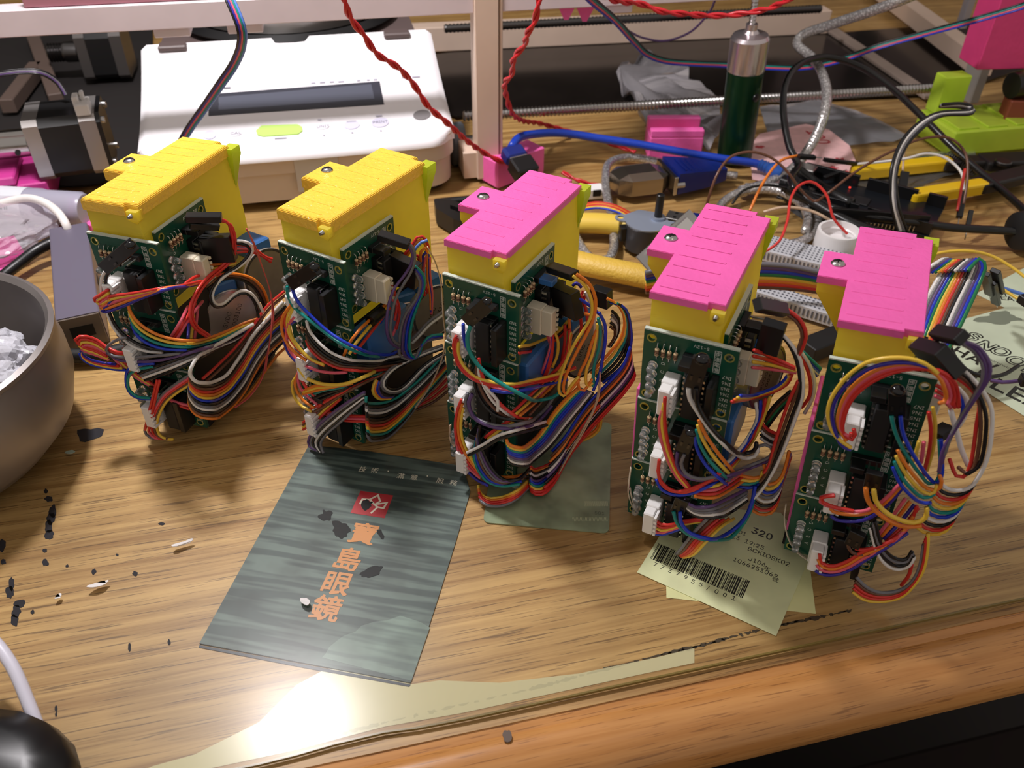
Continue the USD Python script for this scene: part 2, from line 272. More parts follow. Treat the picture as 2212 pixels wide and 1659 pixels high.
def ground_poly(px, z, h):
    """A flat sheet whose outline on the desk is given by photo points."""
    return mv(prism([tuple(G(x, y, z)[:2]) for x, y in px], h), (0, 0, z))
def strokes(paths, w, z, h=.00004):
    return mv(prism(unary_union([LineString([tuple(G(x, y, z)[:2]) for x, y in p]).buffer(w/2, cap_style=2, join_style=2) for p in paths]), h), (0, 0, z))
def CR(ox, oy, s): return lambda pts: [(ox+p[0]/s, oy+p[1]/s)+tuple(p[2:]) for p in pts]
ZP = -.0022                                              # papers lie between wood and mat
GLY = {c: [[list(zip(r[::2], r[1::2])) for r in g] for g in gs] for c, gs in json.loads(r'''{"寶":[[[3,-4,4,-1,17,2,16,38,8,38,7,47,18,49,13,51,13,60,5,63,6,80,42,80,42,85,53,87,57,80,95,79,95,63,87,61,87,59,92,58,92,50,89,50,89,40,85,38,84,3,95,-2,96,-5,94,-7,87,-11,57,-1,54,3,44,3,44,0,38,-3,14,-10,8,-10],[65,70,65,67,82,67,83,68,82,70],[59,48,64,47,64,50,59,50],[17,70,17,68,48,68,49,63,53,69]]],"島":[[[8,16,17,17,16,78,40,79,43,87,48,87,55,85,54,79,80,79,82,77,82,45,80,43,29,43,28,40,96,40,96,30,29,30,28,28,92,27,93,19,91,3,89,-4,85,-9,67,-10,66,-7,56,-7,54,-4,8,-4],[66,2,68,0,78,0,81,17,66,17],[28,54,69,53,70,55,29,56],[28,66,69,65,70,68,29,69],[43,7,55,6,56,17,43,17],[18,16,19,6,32,6,32,17]]],"眼":[[[38,-4,42,5,42,82,91,82,91,34,97,26,81,14,87,6,97,1,98,-3,92,-10,90,-10,82,-5,72,6,71,-2,46,-10,42,-10],[72,32,74,24,76,24,86,32],[53,45,80,44,80,53,53,53],[53,64,80,63,80,71,53,71],[53,6,70,9,64,20,61,32,54,33]],[[5,-1,6,80,37,79,37,7,16,6,15,-3,7,-3],[16,18,27,17,27,27,16,27],[16,39,27,38,27,48,16,48],[17,69,16,59,27,59,27,69]]],"鏡":[[[1,57,1,61,15,74,22,87,30,85,30,78,41,71,43,79,61,79,60,85,66,87,70,87,74,79,95,79,96,70,87,69,85,62,97,61,97,51,31,51,30,45,44,43,46,49,92,49,93,17,81,16,81,1,88,0,89,11,92,11,99,7,97,-6,91,-10,74,-9,70,-3,70,16,66,16,61,1,50,-8,38,-11,32,-2,5,-7,3,3,19,6,19,8,9,9,6,30,11,32,4,34,3,42,4,44,19,44,19,50,9,52,5,50],[55,26,81,25,82,27,56,28],[55,38,81,37,82,39,56,40],[62,68,66,61,73,61,75,66,75,69],[39,12,45,10,46,3,51,6,54,14,54,16,45,17,44,34,41,32,43,31,43,26],[45,68,45,61,53,61,51,69],[19,62,33,61,34,62,24,69],[30,22,32,21,34,33,30,33],[14,32,17,21,19,21,19,33]]],"技":[[[32,-2,54,7,58,11,46,30,43,39,40,39,40,46,61,46,61,62,38,62,38,69,61,69,61,84,68,85,69,69,93,69,93,62,69,62,69,46,88,46,91,44,83,25,71,10,96,-3,92,-8,89,-8,77,-3,65,6,53,-2,38,-8,35,-7],[51,38,55,28,65,16,74,25,81,38]],[[6,24,4,31,18,36,18,57,5,57,5,64,18,64,18,85,25,84,25,64,36,64,36,57,25,57,25,38,36,40,37,33,25,29,25,-4,22,-7,8,-8,6,-1,18,0,18,26]]],"術":[[[7,29,2,36,14,47,24,64,29,63,31,60,45,60,46,84,52,84,52,60,69,60,70,53,96,53,96,46,87,45,87,-2,81,-7,69,-7,67,-2,67,0,78,0,80,2,80,45,68,46,68,53,54,53,52,52,52,42,58,44,60,42,68,29,72,18,69,16,66,17,56,38,52,41,52,-8,45,-8,45,34,30,8,28,7,24,11,36,31,42,48,42,53,30,53,28,58,22,48,22,-8,15,-8,15,36]],[[71,76,95,76,95,70,71,69]],[[56,74,58,78,61,78,69,65,64,63]],[[9,59,4,65,15,74,21,84,28,82,22,72]]],"滿":[[[28,69,28,75,43,75,44,85,50,85,51,75,72,75,72,84,79,85,80,75,96,75,95,68,80,68,80,53,64,52,65,46,93,46,93,-2,90,-7,76,-7,75,-2,86,-2,86,7,80,7,76,18,69,6,64,8,64,-7,58,-7,58,8,52,6,48,17,42,6,37,7,37,-8,31,-8,31,46,57,46,58,52,43,53,43,68],[65,39,64,10,68,13,73,24,69,34,71,36,75,35,84,11,86,11,86,39],[50,61,52,59,72,59,72,68,50,68],[38,10,46,24,42,33,42,35,45,36,51,27,56,11,58,11,57,40,37,40]],[[6,-2,21,30,23,30,26,27,26,24,13,-4,10,-6]],[[8,77,8,80,12,83,24,76,26,71,22,67]],[[3,50,7,56,20,49,22,44,18,40]]],"意":[[[7,55,7,61,30,62,27,71,12,71,12,77,46,77,45,84,48,85,52,85,57,77,88,77,88,71,74,71,70,61,93,61,93,55],[35,70,38,61,61,61,66,70]],[[74,13,81,16,89,7,93,-1,87,-4]],[[19,49,82,49,82,20,49,20,49,18,61,11,58,6,55,6,41,16,43,20,19,20],[27,32,27,25,74,26,73,32],[27,44,27,37,74,38,73,44]],[[30,15,37,15,38,-1,64,-1,67,9,73,7,71,-4,67,-7,32,-6,30,-3]],[[7,0,13,5,18,15,24,13,21,5,13,-5,7,-3]]],"服":[[[49,80,91,80,91,57,85,53,71,53,69,58,84,60,84,73,56,73,56,47,94,45,89,26,81,12,81,9,85,5,97,-2,93,-8,82,-2,76,5,62,-7,57,-3,56,-8,49,-8],[66,39,70,25,77,18,83,29,85,39],[56,0,62,1,71,11,63,25,58,39,56,38]],[[4,-5,9,13,11,32,11,81,40,81,40,-3,34,-8,23,-8,21,-1,33,0,33,25,18,26,11,-6,8,-8],[18,50,17,33,33,33,33,50],[19,74,18,57,33,57,33,74]]],"務":[[[4,14,19,40,18,42,5,42,5,49,22,49,22,52,12,62,17,65,25,60,34,72,6,73,6,79,41,80,45,78,46,76,40,67,28,55,30,49,47,48,47,42,59,45,66,49,56,62,49,56,42,59,53,70,61,84,68,83,64,74,90,74,93,72,85,57,78,50,86,45,98,42,94,36,71,45,61,39,49,35,44,39,41,27,37,24,34,28,38,42,29,42,29,-3,23,-7,13,-7,11,-1,22,0,22,29,20,29,15,17,8,8],[60,67,64,60,72,54,81,62,83,67]],[[37,-3,49,4,55,10,59,19,59,21,45,21,44,28,62,28,63,38,70,38,69,28,93,28,89,-1,84,-8,69,-9,67,-4,67,-2,78,-2,81,0,84,13,83,21,67,21,64,11,54,-1,42,-8,40,-8]]],"步":[[[6,47,6,54,21,54,21,77,29,77,29,54,47,54,47,85,55,85,55,74,85,74,85,67,55,67,55,54,94,54,94,47,55,47,54,16,69,26,78,41,81,41,86,37,74,20,59,8,37,-2,12,-8,8,-7,6,0,30,4,44,9,52,14,47,15,46,47]],[[9,20,24,34,29,42,36,40,31,31,17,16,14,15]]],"進":[[[4,-1,7,3,18,10,18,38,6,38,6,45,25,45,25,10,38,3,50,1,96,2,94,-6,70,-7,44,-6,34,-3,24,3,20,3,11,-7,9,-7]],[[26,49,38,65,46,83,53,82,48,71,49,68,66,68,61,81,68,82,74,68,93,68,93,62,73,62,71,61,71,51,90,51,90,45,71,45,71,35,90,35,90,29,71,29,71,18,95,18,95,11,39,11,38,51,31,45],[45,36,64,35,64,45,45,45],[45,52,64,51,64,62,46,62],[46,28,45,18,64,18,64,29]],[[6,77,11,82,14,81,27,68,27,65,21,61,16,69]]],"電":[[[16,36,84,36,84,6,54,6,53,0,57,-2,85,-2,89,1,90,10,92,10,96,8,95,-2,88,-8,53,-8,47,-5,45,6,24,6,23,0,16,0],[53,24,76,23,77,29,54,30],[54,18,54,11,75,11,77,13,76,18],[23,13,25,11,44,11,46,17,24,18],[23,24,46,23,46,30,23,30]],[[8,68,46,68,45,74,14,74,13,80,86,80,86,74,54,74,53,69,92,68,92,48,86,48,85,62,53,62,53,39,46,39,45,62,14,62,14,48,8,48]],[[59,47,83,47,83,42,59,42]],[[59,52,59,57,80,57,80,52]],[[18,42,18,47,41,47,41,42]],[[20,52,20,57,41,57,41,52]]],"機":[[[25,-4,34,6,40,24,40,26,32,26,32,32,40,32,40,38,46,38,46,32,61,32,57,84,64,84,65,53,68,32,81,32,74,38,76,42,70,41,69,43,69,47,74,51,78,60,69,58,68,64,78,82,83,81,76,65,82,65,85,72,91,71,91,69,78,49,86,48,85,55,90,56,94,41,90,40,88,44,79,42,87,36,87,32,94,32,94,26,84,26,84,24,89,23,89,21,77,6,81,1,87,-1,90,1,91,9,96,7,93,-6,91,-8,83,-8,77,-5,72,1,55,-8,50,-4,68,7,62,26,46,25,46,22,60,11,58,7,54,6,44,15,39,1,32,-7,29,-8],[70,26,72,15,75,13,80,19,82,26]],[[33,56,32,62,39,70,43,81,49,81,41,63,48,64,50,70,55,69,56,67,42,47,49,46,50,48,49,54,53,55,58,39,53,38,51,42,34,39,33,45,36,46,43,57]],[[3,19,15,57,5,58,5,65,16,65,16,84,22,84,22,65,30,65,30,58,22,58,22,51,31,37,30,33,27,31,24,39,22,39,22,-8,16,-8,16,36,14,36,7,14]]],"號":[[[48,-4,57,8,59,26,80,26,81,1,90,1,91,13,97,10,96,-1,93,-5,78,-6,74,-2,74,20,65,20,64,9,59,-2,52,-8]],[[36,-5,41,6,44,21,45,64,64,64,64,84,71,84,73,77,92,77,92,71,71,70,72,64,96,64,92,46,87,47,89,58,70,57,70,50,83,51,84,49,84,46,82,45,70,44,70,38,85,37,88,43,92,41,91,34,85,31,66,32,64,34,64,43,54,43,53,46,53,48,64,49,64,58,51,58,51,23,49,11,42,-8]],[[4,39,4,46,40,46,40,39,20,39,18,34,17,28,36,28,34,3,32,-3,28,-7,15,-7,13,-1,26,0,29,22,9,22,12,39]],[[9,53,9,80,38,80,38,53],[15,60,32,59,32,74,15,74]]],"年":[[[5,49,20,67,28,85,35,83,32,72,91,72,91,65,59,65,59,49,88,49,88,42,59,42,59,23,95,22,95,15,59,15,59,-8,51,-8,51,15,5,15,5,22,21,22,21,49,51,49,51,65,26,65,21,55,12,45],[30,42,29,22,51,22,51,42]]]}''').items()}
def glyph(ch, o, ux, uy, z, h=.00004):
    """A character drawn in the flat frame o, ux, uy (its em box)."""
    g = unary_union([Polygon(r[0], r[1:]).buffer(0) for r in GLY[ch]])
    v, f = prism(g, h); m = np.eye(4); m[:3, 0] = np.array(ux)/100; m[:3, 1] = np.array(uy)/100; m[:3, 3] = o
    m[2, 3] = z
    return tf((v, f), m)
def quad_map(px4, z):
    """(u, v) -> point, bilinear between four photo points top-left, top-right, bottom-right, bottom-left on the plane z."""
    a, b, c, d = [G(x, y, z) for x, y in px4]
    return lambda u, v: (a*(1-u)+b*u)*(1-v)+(d*(1-u)+c*u)*v

# --- the dark green folder of an optician
C2 = CR(420, 960, 3.19)
folder = T('paper_folder', G(740, 1200, ZP), 'dark grey-green ribbed paper folder with a red square and brown brush characters', 'folder')
def ribbed(name, a, b, ang, scale):
    nodes = {'g': ('geometry', {}), 'm': ('mapping', {'mapping_type': 'point', 'rotation': (0, 0, deg(ang))}), 's': ('mapping', {'mapping_type': 'point', 'scale': (25, scale, 1)}),
             'w': ('noise_texture', {'scale': 1.0, 'detail': 1.0}), 'r': ('rgb_ramp', {'ramp': [(.42, lin(a)), (.58, lin(b))]}),
             'n': ('noise_texture', {'scale': 55.0, 'detail': 3.0}), 'q': ('rgb_ramp', {'ramp': [(.35, (.62, .62, .62)), (.6, (1, 1, 1))]}), 'x': ('mix_color', {'blend_type': 'multiply', 'fac': 1.0}), 'p': ('principled_bsdf', {'roughness': .5})}
    return usdkit.material(stage, '/World/Looks/'+name, nodes, [('g.position', 'm.vector'), ('m.vector', 's.vector'), ('s.vector', 'w.vector'), ('w.fac', 'r.fac'), ('g.position', 'n.vector'), ('n.fac', 'q.fac'), ('r.color', 'x.a'), ('q.color', 'x.b'), ('x.result', 'p.base_color')], surface='p.BSDF')
MF = ribbed('folder_paper', (62, 76, 76), (98, 114, 110), 11, 330)
obj('cover', ground_poly([(668, 962), (796, 976), (1000, 1008), (1016, 1063), (985, 1170), (950, 1282), (887, 1476), (431, 1391)], ZP, .0004), MF, folder)
obj('back_flap', ground_poly([(431, 1394), (887, 1479), (884, 1484), (690, 1449), (429, 1399)], ZP-.0001, .0002), pm('folder_fold', (46, 50, 62), .5), folder)
ZT = ZP+.00045
obj('damp_corner', ground_poly(C2([(880, 1468), (905, 1440), (930, 1395), (985, 1350), (1030, 1318), (1110, 1290), (1150, 1250), (1240, 1222), (1330, 1212), (1420, 1180), (1560, 1225), (1622, 1262), (1560, 1440), (1495, 1630)]), ZT-.00004, .00003), ribbed('folder_damp', (98, 116, 112), (122, 142, 134), 11, 330), folder, label='paler damp corner of the folder')
obj('red_square', ground_poly(C2([(1145, 320), (1370, 352), (1310, 508), (1075, 472)]), ZT, .00003), pm('folder_red', (178, 42, 52), .5), folder)
MWI = pm('print_white', (222, 216, 200), .5)
lg = [[(1140, 412), (1158, 377), (1208, 380), (1240, 414), (1262, 432), (1215, 475)], [(1208, 380), (1265, 350), (1280, 392), (1246, 412), (1240, 414)], [(1246, 412), (1325, 403), (1303, 440), (1262, 432)]]
obj('petal_emblem', strokes([C2(p) for p in lg], .0009, ZT+.00004), MWI, folder, label='white outlined petal emblem on the red square')
fa, fb, fd = [G(*p) for p in C2([(1145, 320), (1370, 352), (1075, 472)])]
fu, fv = nrm(fb-fa), nrm(fd-fa); fS = np.linalg.norm(fb-fa)*.80
MBR = pm('print_copper', (206, 138, 80), .5)
for ch, (cx, cy) in zip('寶島眼鏡', [(1165, 592), (1056, 768), (980, 932), (908, 1105)]):
    c0 = G(*C2([(cx, cy)])[0])
    obj('brush_character', glyph(ch, c0-fu*fS*.5+fv*fS*.40, fu*fS, -fv*fS, ZT+.00002), MBR, folder)
for ch, (cx, cy) in zip('技術滿意服務', [(1158, 152), (1240, 160), (1420, 198), (1512, 208), (1692, 232), (1785, 246)]):
    c0 = G(*C2([(cx, cy)])[0]); q = fS*.30
    obj('small_character', glyph(ch, c0-fu*q*.5+fv*q*.40, fu*q, -fv*q, ZT+.00002), MWI, folder)
for cx, cy in [(1335, 185), (1605, 218)]:
    obj('dot', ground_poly(C2([(cx-4, cy-4), (cx+4, cy-4), (cx+4, cy+4), (cx-4, cy+4)]), ZT, .00003), MWI, folder)
def blob(px, py, rx, ry, z, h, seed, rot=0, n=26, rag=.35):
    """Ragged flat patch on the desk, radii in metres."""
    r = np.random.default_rng(seed); o = G(px, py, z)[:2]; a = np.linspace(0, 2*math.pi, n, endpoint=False)
    k = 1+rag*np.convolve(np.tile(r.normal(0, 1, n), 3), [.25, .5, .25], 'same')[n:2*n]
    k = np.clip(k, .4, 1.8)
    x, y = rx*k*np.cos(a), ry*k*np.sin(a); c, s = math.cos(rot), math.sin(rot)
    return mv(prism(list(zip(o[0]+x*c-y*s, o[1]+x*s+y*c)), h), (0, 0, z))
def blotpx(px, py, rx, ry, z, h, seed, n=24, rag=.22):
    r = np.random.default_rng(seed); a = np.linspace(0, 2*math.pi, n, endpoint=False); k = np.clip(1+rag*np.convolve(np.tile(r.normal(0, 1, n), 3), [.25, .5, .25], 'same')[n:2*n], .5, 1.6)
    return mv(prism([tuple(G(px+rx*q*math.cos(t), py+ry*q*math.sin(t), z)[:2]) for q, t in zip(k, a)], h), (0, 0, z))
MST = pm('dark_stain', (15, 17, 22), .7)
for i, (x, y, a, b) in enumerate([(1190, 415, .0030, .0034), (1230, 880, .0058, .0032), (905, 490, .0035, .0042), (1010, 590, .0045, .0065), (1282, 620, .0013, .0038)]):
    px, py = C2([(x, y)])[0]
    obj('stain', blob(px, py, a*.8, b*.8, ZT+.00006, .00002, 30+i, .5), MST, folder)

# --- the two receipts under the fourth module
C4 = CR(1360, 1120, 5.027)
MRC = pm('receipt_paper', (226, 230, 186), .6, var=.10, scale=70); MRC2 = pm('receipt_paper_old', (228, 228, 172), .6, var=.08, scale=60); MINK = pm('print_black', (26, 26, 22), .6)
r2 = T('receipt', G(1690, 1290, ZP), 'plain yellowed receipt paper, lower of the two under the pink-lidded modules', 'receipt')
obj('sheet', ground_poly(C4([(395, 600), (400, 860), (2022, 1036), (1930, 300), (500, 150)]), ZP-.0001, .0001), MRC2, r2)
r1 = T('receipt', G(1540, 1240, ZP), 'pale receipt strip printed with a wide barcode and digits', 'receipt')
obj('sheet', ground_poly(C4([(300, 235), (80, 587), (900, 962), (1590, 1278), (1905, 540), (1960, 330), (1640, -60), (520, -150)]), ZP+.0001, .0002), MRC, r1)
ZR = ZP+.0003
qm = quad_map(C4([(315, 270), (1312, 680), (1230, 868), (222, 435)]), ZR)
bars, u = [], 0.0; rb_ = np.random.default_rng(77379)
while u < 1:
    w = rb_.choice([.0055, .0055, .011, .016]); g = rb_.choice([.005, .005, .010, .014])
    if u+w < 1: bars.append(Polygon([tuple(qm(a, b)[:2]) for a, b in ((u, 0), (u+w, 0), (u+w, 1), (u, 1))]))
    u += w+g
obj('barcode', mv(prism(unary_union(bars), .00003), (0, 0, ZR)), MINK, r1)
ru = nrm(G(*C4([(1312, 680)])[0])-G(*C4([(315, 270)])[0])); ru[2] = 0; rv = np.cross(Z1, ru)
def put(s, px, py, h, ux, uy, z, bold=False, center=True):
    v, f = text(s, h, .00003, bold)
    if center: v = v-np.array([(v[:, 0].min()+v[:, 0].max())/2, h/2, 0])
    o = G(px, py, z); return tf((v, f), fr(o, ux, uy, Z1))
for ch, x, y in zip('77379 55/001'.replace(' ', ''), (280, 355, 440, 525, 610, 690, 775, 850, 945, 1035, 1130), (500, 530, 567, 600, 640, 685, 718, 757, 793, 830, 865)):
    obj('digit', put(ch, *C4([(x, y)])[0], .0021, ru, rv, ZR), MINK, r1)
for s, x, y, hh, b in [('320', 1440, 165, .0036, True), ('001', 1205, 150, .0020, False), ('13  19:25', 1285, 255, .0023, False), ('BCKIOSK02', 1510, 412, .0023, False), ('J106', 1385, 470, .0022, False), ('1066253069', 1365, 535, .0022, False)]:
    obj('print', put(s, *C4([(x, y)])[0], hh, ru, rv, ZR, b), MINK, r1)
for ch, x, y in [('年', 1500, 515), ('號', 1590, 632)]:
    o = G(*C4([(x, y)])[0]); obj('print', glyph(ch, o-ru*.0013-rv*.001, ru*.0028, rv*.0028, ZR, .00003), MINK, r1)

# --- the grey-green card under the third module (its picture is left out)
C3 = CR(980, 900, 5.529)
card = T('plastic_card', G(1240, 1060, ZP), 'mottled grey-green plastic card with rounded corners under the third module', 'card')
MCD = pm('card_face', (146, 160, 132), .35, var=.55, scale=42)
kk = Polygon([tuple(G(x, y)[:2]) for x, y in C3([(1890, 40), (1860, 1360), (350, 1232), (520, 40)])]).buffer(-.003).buffer(.003)
obj('face', mv(prism(kk, .0006), (0, 0, ZP)), MCD, card)
MCL = pm('card_print', (196, 206, 170), .5)
cu = nrm(G(1316, 1140)-G(1043, 1122)); cv = np.cross(Z1, cu)
obj('print', put('501', *C3([(1742, 1152)])[0], .0018, cu, cv, ZP+.00065), pm('card_grey', (92, 104, 84), .5), card)
for k, (x0, x1, y, d) in enumerate([(1560, 1845, 1040, 30), (1420, 1845, 1225, 22)]):
    seg = []
    for j in range(28):
        x = x0+(x1-x0)*j/28; seg.append(C3([(x, y-d), (x+6, y+d)]))
    obj('fine_lines', strokes(seg, .00022, ZP+.00065), MCL, card, kind='stuff')

# --- the leaflets at the right edge
C8 = CR(1900, 540, 4.609)
MLF = pm('leaflet_paper', (216, 226, 204), .6, var=.06, scale=50)
l1 = T('leaflet', G(2190, 620, ZP), 'corner of a pale green leaflet with small black words near the right edge', 'leaflet')
obj('sheet', ground_poly(C8([(955, 438), (1438, 180), (2000, -20), (2100, 420), (1257, 582)]), ZP-.0001, .0001), MLF, l1)
l2 = T('leaflet', G(2150, 760, ZP), 'pale green leaflet with big outlined capitals beside the rightmost module', 'leaflet')
obj('sheet', ground_poly(C8([(800, 700), (1438, 528), (2400, 200), (2600, 1900), (1560, 1730), (980, 1362), (700, 1100)]), ZP+.0001, .0002), MLF, l2)
ZL = ZP+.0003
lu = nrm(G(*C8([(1438, 1560)])[0])-G(*C8([(1000, 1300)])[0])); lu = nrm(lu+0.16*np.cross(Z1, lu)); lv = np.cross(Z1, lu)
def outlined(s, px, py, h, w, ux, uy, z, slant=0.25):
    """Lettering as an outline of width w."""
    v, f = text(s, h, .00003, True); m = trimesh.Trimesh(v, f, process=True)
    sec = m.section(plane_origin=(0, 0, .000015), plane_normal=(0, 0, 1)); p2, T2 = sec.to_2D()
    polys = []
    for g in p2.polygons_full:
        o = Polygon(g.exterior.coords, [r.coords for r in g.interiors]); polys.append(o.buffer(w*.6).difference(o.buffer(-w*.4)))
    v2, f2 = prism(unary_union(polys), .00003); v2 = tf((v2, f2), T2)[0]; v2[:, 0] += slant*v2[:, 1]; v2[:, 2] = 0
    v2[:, 2] = tf(prism(unary_union(polys), .00003), np.eye(4))[0][:, 2]
    v2[:, :2] -= (v2[:, :2].min(0)+v2[:, :2].max(0))/2
    return tf((v2, f2), fr(G(px, py, z), ux, uy, Z1))
for ch, x, y, hh in [('S', 935, 860, .0086), ('N', 1065, 950, .0090), ('O', 1205, 1010, .0090), ('O', 1365, 1105, .0092), ('P', 1530, 1200, .0095), ('Y', 1680, 1290, .0095)]:
    obj('outlined_letter', outlined(ch, *C8([(x, y)])[0], hh, .0008, lu, lv, ZL), MINK, l2)
obj('print', put('Worldwide', *C8([(1200, 1135)])[0], .0022, lu, lv, ZL), MINK, l2)
for s, x, y, hh in [('HAV', 950, 1085, .0085), ('PLEA', 1305, 1400, .0115)]:
    obj('bold_word', put(s, *C8([(x, y)])[0], hh, lu, lv, ZL, True), MINK, l2)
obj('stain', blob(2160, 686, .012, .006, ZL, .00002, 9, .2), clear('leaflet_smudge', (1, 1, 1), .6, 1.02, .28, lin((60, 62, 54))), l2)
for s, x, y, hh in [('FLAT', 1165, 440, .0042), ('REA', 1235, 478, .0046)]:
    obj('print', put(s, *C8([(x, y)])[0], hh, nrm(lu+.75*lv), nrm(lv-.75*lu), ZP+.00005, True), MINK, l1)

# --- ink marks and scraps on the mat
C5 = CR(0, 1050, 2.725); C1 = CR(0, 560, 3.0714)
ink = T('ink_marks', G(100, 1130, 0), 'row of black ink blots on the wood below the metal bowl', 'ink marks', kind='stuff')
for i, (x, y, a, b) in enumerate([(270, 28, 5, 5), (288, 76, 9, 6), (310, 150, 8, 13), (300, 190, 9, 12), (285, 235, 8, 14), (292, 285, 10, 10), (262, 378, 5, 4), (267, 450, 7, 7), (12, 350, 9, 14),
        (20, 445, 5, 6), (70, 575, 6, 13), (60, 625, 9, 13), (115, 695, 13, 9), (95, 735, 9, 12), (84, 790, 9, 12), (192, 742, 4, 5), (553, 505, 5, 6), (795, 515, 6, 5), (950, 222, 6, 3), (995, 920, 3, 6), (762, 950, 3, 9), (330, 1310, 3, 7), (330, 1345, 2.5, 5), (690, 405, 3, 3), (395, 470, 3, 3)]):
    px, py = C5([(x, y)])[0]; obj('blot', blotpx(px, py, a, b, ZD+.0001, .00005, 50+i), pm('ink', (24, 22, 34), .8), ink)
obj('ink_patch', mv(prism([tuple(G(*p, ZD)[:2]) for p in C1([(513, 1135), (560, 1125), (602, 1130), (650, 1120), (690, 1130), (686, 1150), (676, 1175), (640, 1190), (605, 1200), (565, 1215), (530, 1210), (525, 1180), (512, 1160)])], .00006), (0, 0, ZD+.0001)), pm('ink', (24, 22, 34), .8), label='rectangular black ink patch beside the metal bowl', cat='ink mark')
obj('ink_patch', blotpx(1096, 1592, 10, 14, ZD+.0012, .0005, 73, rag=.15), pm('chip_mark', (92, 74, 62), .5), label='small dark chip mark on the rounded front edge of the desk', cat='chip mark')
MSC = pm('paper_scrap', (226, 222, 220), .6)
def scrap(px, py, a, b, seed, rot):
    v, f = blob(px, py, a, b, 0, .0003, seed, rot, 14, .3); v = v.copy(); o = G(px, py)
    d = (v[:, 0]-o[0]); v[:, 2] += .0002+18*d*d+.0006*np.sin(v[:, 1]*900); v[:, 2] = np.maximum(v[:, 2], .0001); return v, f
for i, (x, y, a, b, lab) in enumerate([(1078, 338, .0042, .0013, 'larger curled white plastic flake left of the green folder'), (585, 580, .0036, .0013, 'thin translucent flake on the bare wood, lower left'), (340, 650, .0012, .0014, 'tiny three-pointed white scrap on the left of the desk')]):
    px, py = C5([(x, y)])[0]; obj('plastic_flake', scrap(px, py, a, b, 80+i, .5), MSC, label=lab, cat='scrap')
obj('plastic_flake', scrap(152, 977, .0018, .0015, 90, .2), pm('green_scrap', (168, 186, 170), .6), label='pale green flake below the black ink patch', cat='scrap')
obj('plastic_flake', scrap(658, 1300, .0016, .0026, 91, .7), MSC, label='white curled shaving beside the last brush character on the folder', cat='scrap')
# glare where the mat lifts along the front, painted as a yellowish film
MWT = clear('glare_patch', (1, 1, 1), .22, 1.25, .62, lin((228, 220, 180)))
obj('glare_patch', ground_poly([(230, 1705), (330, 1655), (420, 1630), (560, 1560), (640, 1480), (700, 1447), (760, 1432), (890, 1478), (950, 1470), (1080, 1475), (1250, 1455), (1410, 1422), (1500, 1400), (1500, 1432), (1300, 1475), (1000, 1540), (830, 1570), (640, 1620), (400, 1672), (270, 1700)], ZP-.0001, .00005), MWT,
    label='pale glare on the loose mat along the front edge, painted as a film', cat='stain')
MLN = pm('grime', (66, 54, 38), .7)
g_ = [(640, 1607), (720, 1590), (830, 1561), (1000, 1522), (1150, 1488), (1240, 1463), (1330, 1440), (1440, 1411), (1520, 1393), (1600, 1370), (1680, 1352), (1760, 1335), (1850, 1316)]
obj('grime_line', cat_(*[blob(x+dx, y+dy, rng.uniform(.0008, .003), rng.uniform(.0003, .0009), ZD+.0001, .00003, int(x)+j, .25) for (x, y), (x2, y2) in zip(g_, g_[1:]) for j, (dx, dy) in enumerate([((x2-x)*t, (y2-y)*t) for t in (0, .2, .4, .6, .8)])]), MLN, kind='stuff', label='dark broken line of grime under the mat near the front edge', cat='grime')

# ================================================================ the five stepper modules
UW, UL, UH = .02712, .07146, .1195                        # lid width, lid length, module height
BX, BW, BY, BZ, BP, RY, RZ = -.00007, .03502, .00337, .01487, .03304, .00449, .01396
POSE = {1: (-0.17998, 0.31688, 0.12079, -0.29826, -0.00894, -0.02303), 2: (-0.09781, 0.31255, 0.11965, -0.514, 0.00429, 0.00088), 3: (-0.02722, 0.28956, 0.11878, -0.49813, -0.00898, 0.00063),
        4: (0.04865, 0.25265, 0.11933, -0.45068, -0.0448, 0.01219), 5: (0.11092, 0.23632, 0.1191, -0.40559, -0.0568, -0.01794)}
def rot(a, b, c):
    ca, sa, cb, sb, cc, sc = math.cos(a), math.sin(a), math.cos(b), math.sin(b), math.cos(c), math.sin(c)
    return np.array([[1, 0, 0], [0, cc, -sc], [0, sc, cc]])@np.array([[cb, 0, sb], [0, 1, 0], [-sb, 0, cb]])@np.array([[ca, -sa, 0], [sa, ca, 0], [0, 0, 1]])
def pla(name, rgb, glow, sub=.5):
    """Printed plastic: layer lines along its height, light bleeding through the thin wall."""
    c = lin(rgb)
    nodes = {'g': ('geometry', {}), 'm': ('mapping', {'mapping_type': 'point', 'scale': (40, 40, 2600)}), 'n': ('noise_texture', {'scale': 1.0, 'detail': 1.0}), 'b': ('bump', {'strength': .35, 'distance': .0003}),
             'v': ('noise_texture', {'scale': 55.0, 'detail': 2.0}), 'r': ('rgb_ramp', {'ramp': [(.35, tuple(np.array(c)*.84)), (.7, c)]}),
             'p': ('principled_bsdf', {'roughness': .36, 'specular_ior_level': .5}), 't': ('translucent_bsdf', {'color': lin(glow)}), 'x': ('mix_closure', {'fac': sub})}
    return usdkit.material(stage, '/World/Looks/'+name, nodes, [('g.position', 'm.vector'), ('m.vector', 'n.vector'), ('n.fac', 'b.height'), ('b.normal', 'p.normal'), ('g.position', 'v.vector'), ('v.fac', 'r.fac'), ('r.color', 'p.base_color'), ('p.BSDF', 'x.closure1'), ('t.BSDF', 'x.closure2'), ('x.closure', 't0.x')][:-1], surface='x.closure')
YEL = pla('yellow_print', (255, 240, 104), (255, 244, 104), .58); GRN = pla('lime_print', (226, 236, 76), (220, 240, 60), .45)
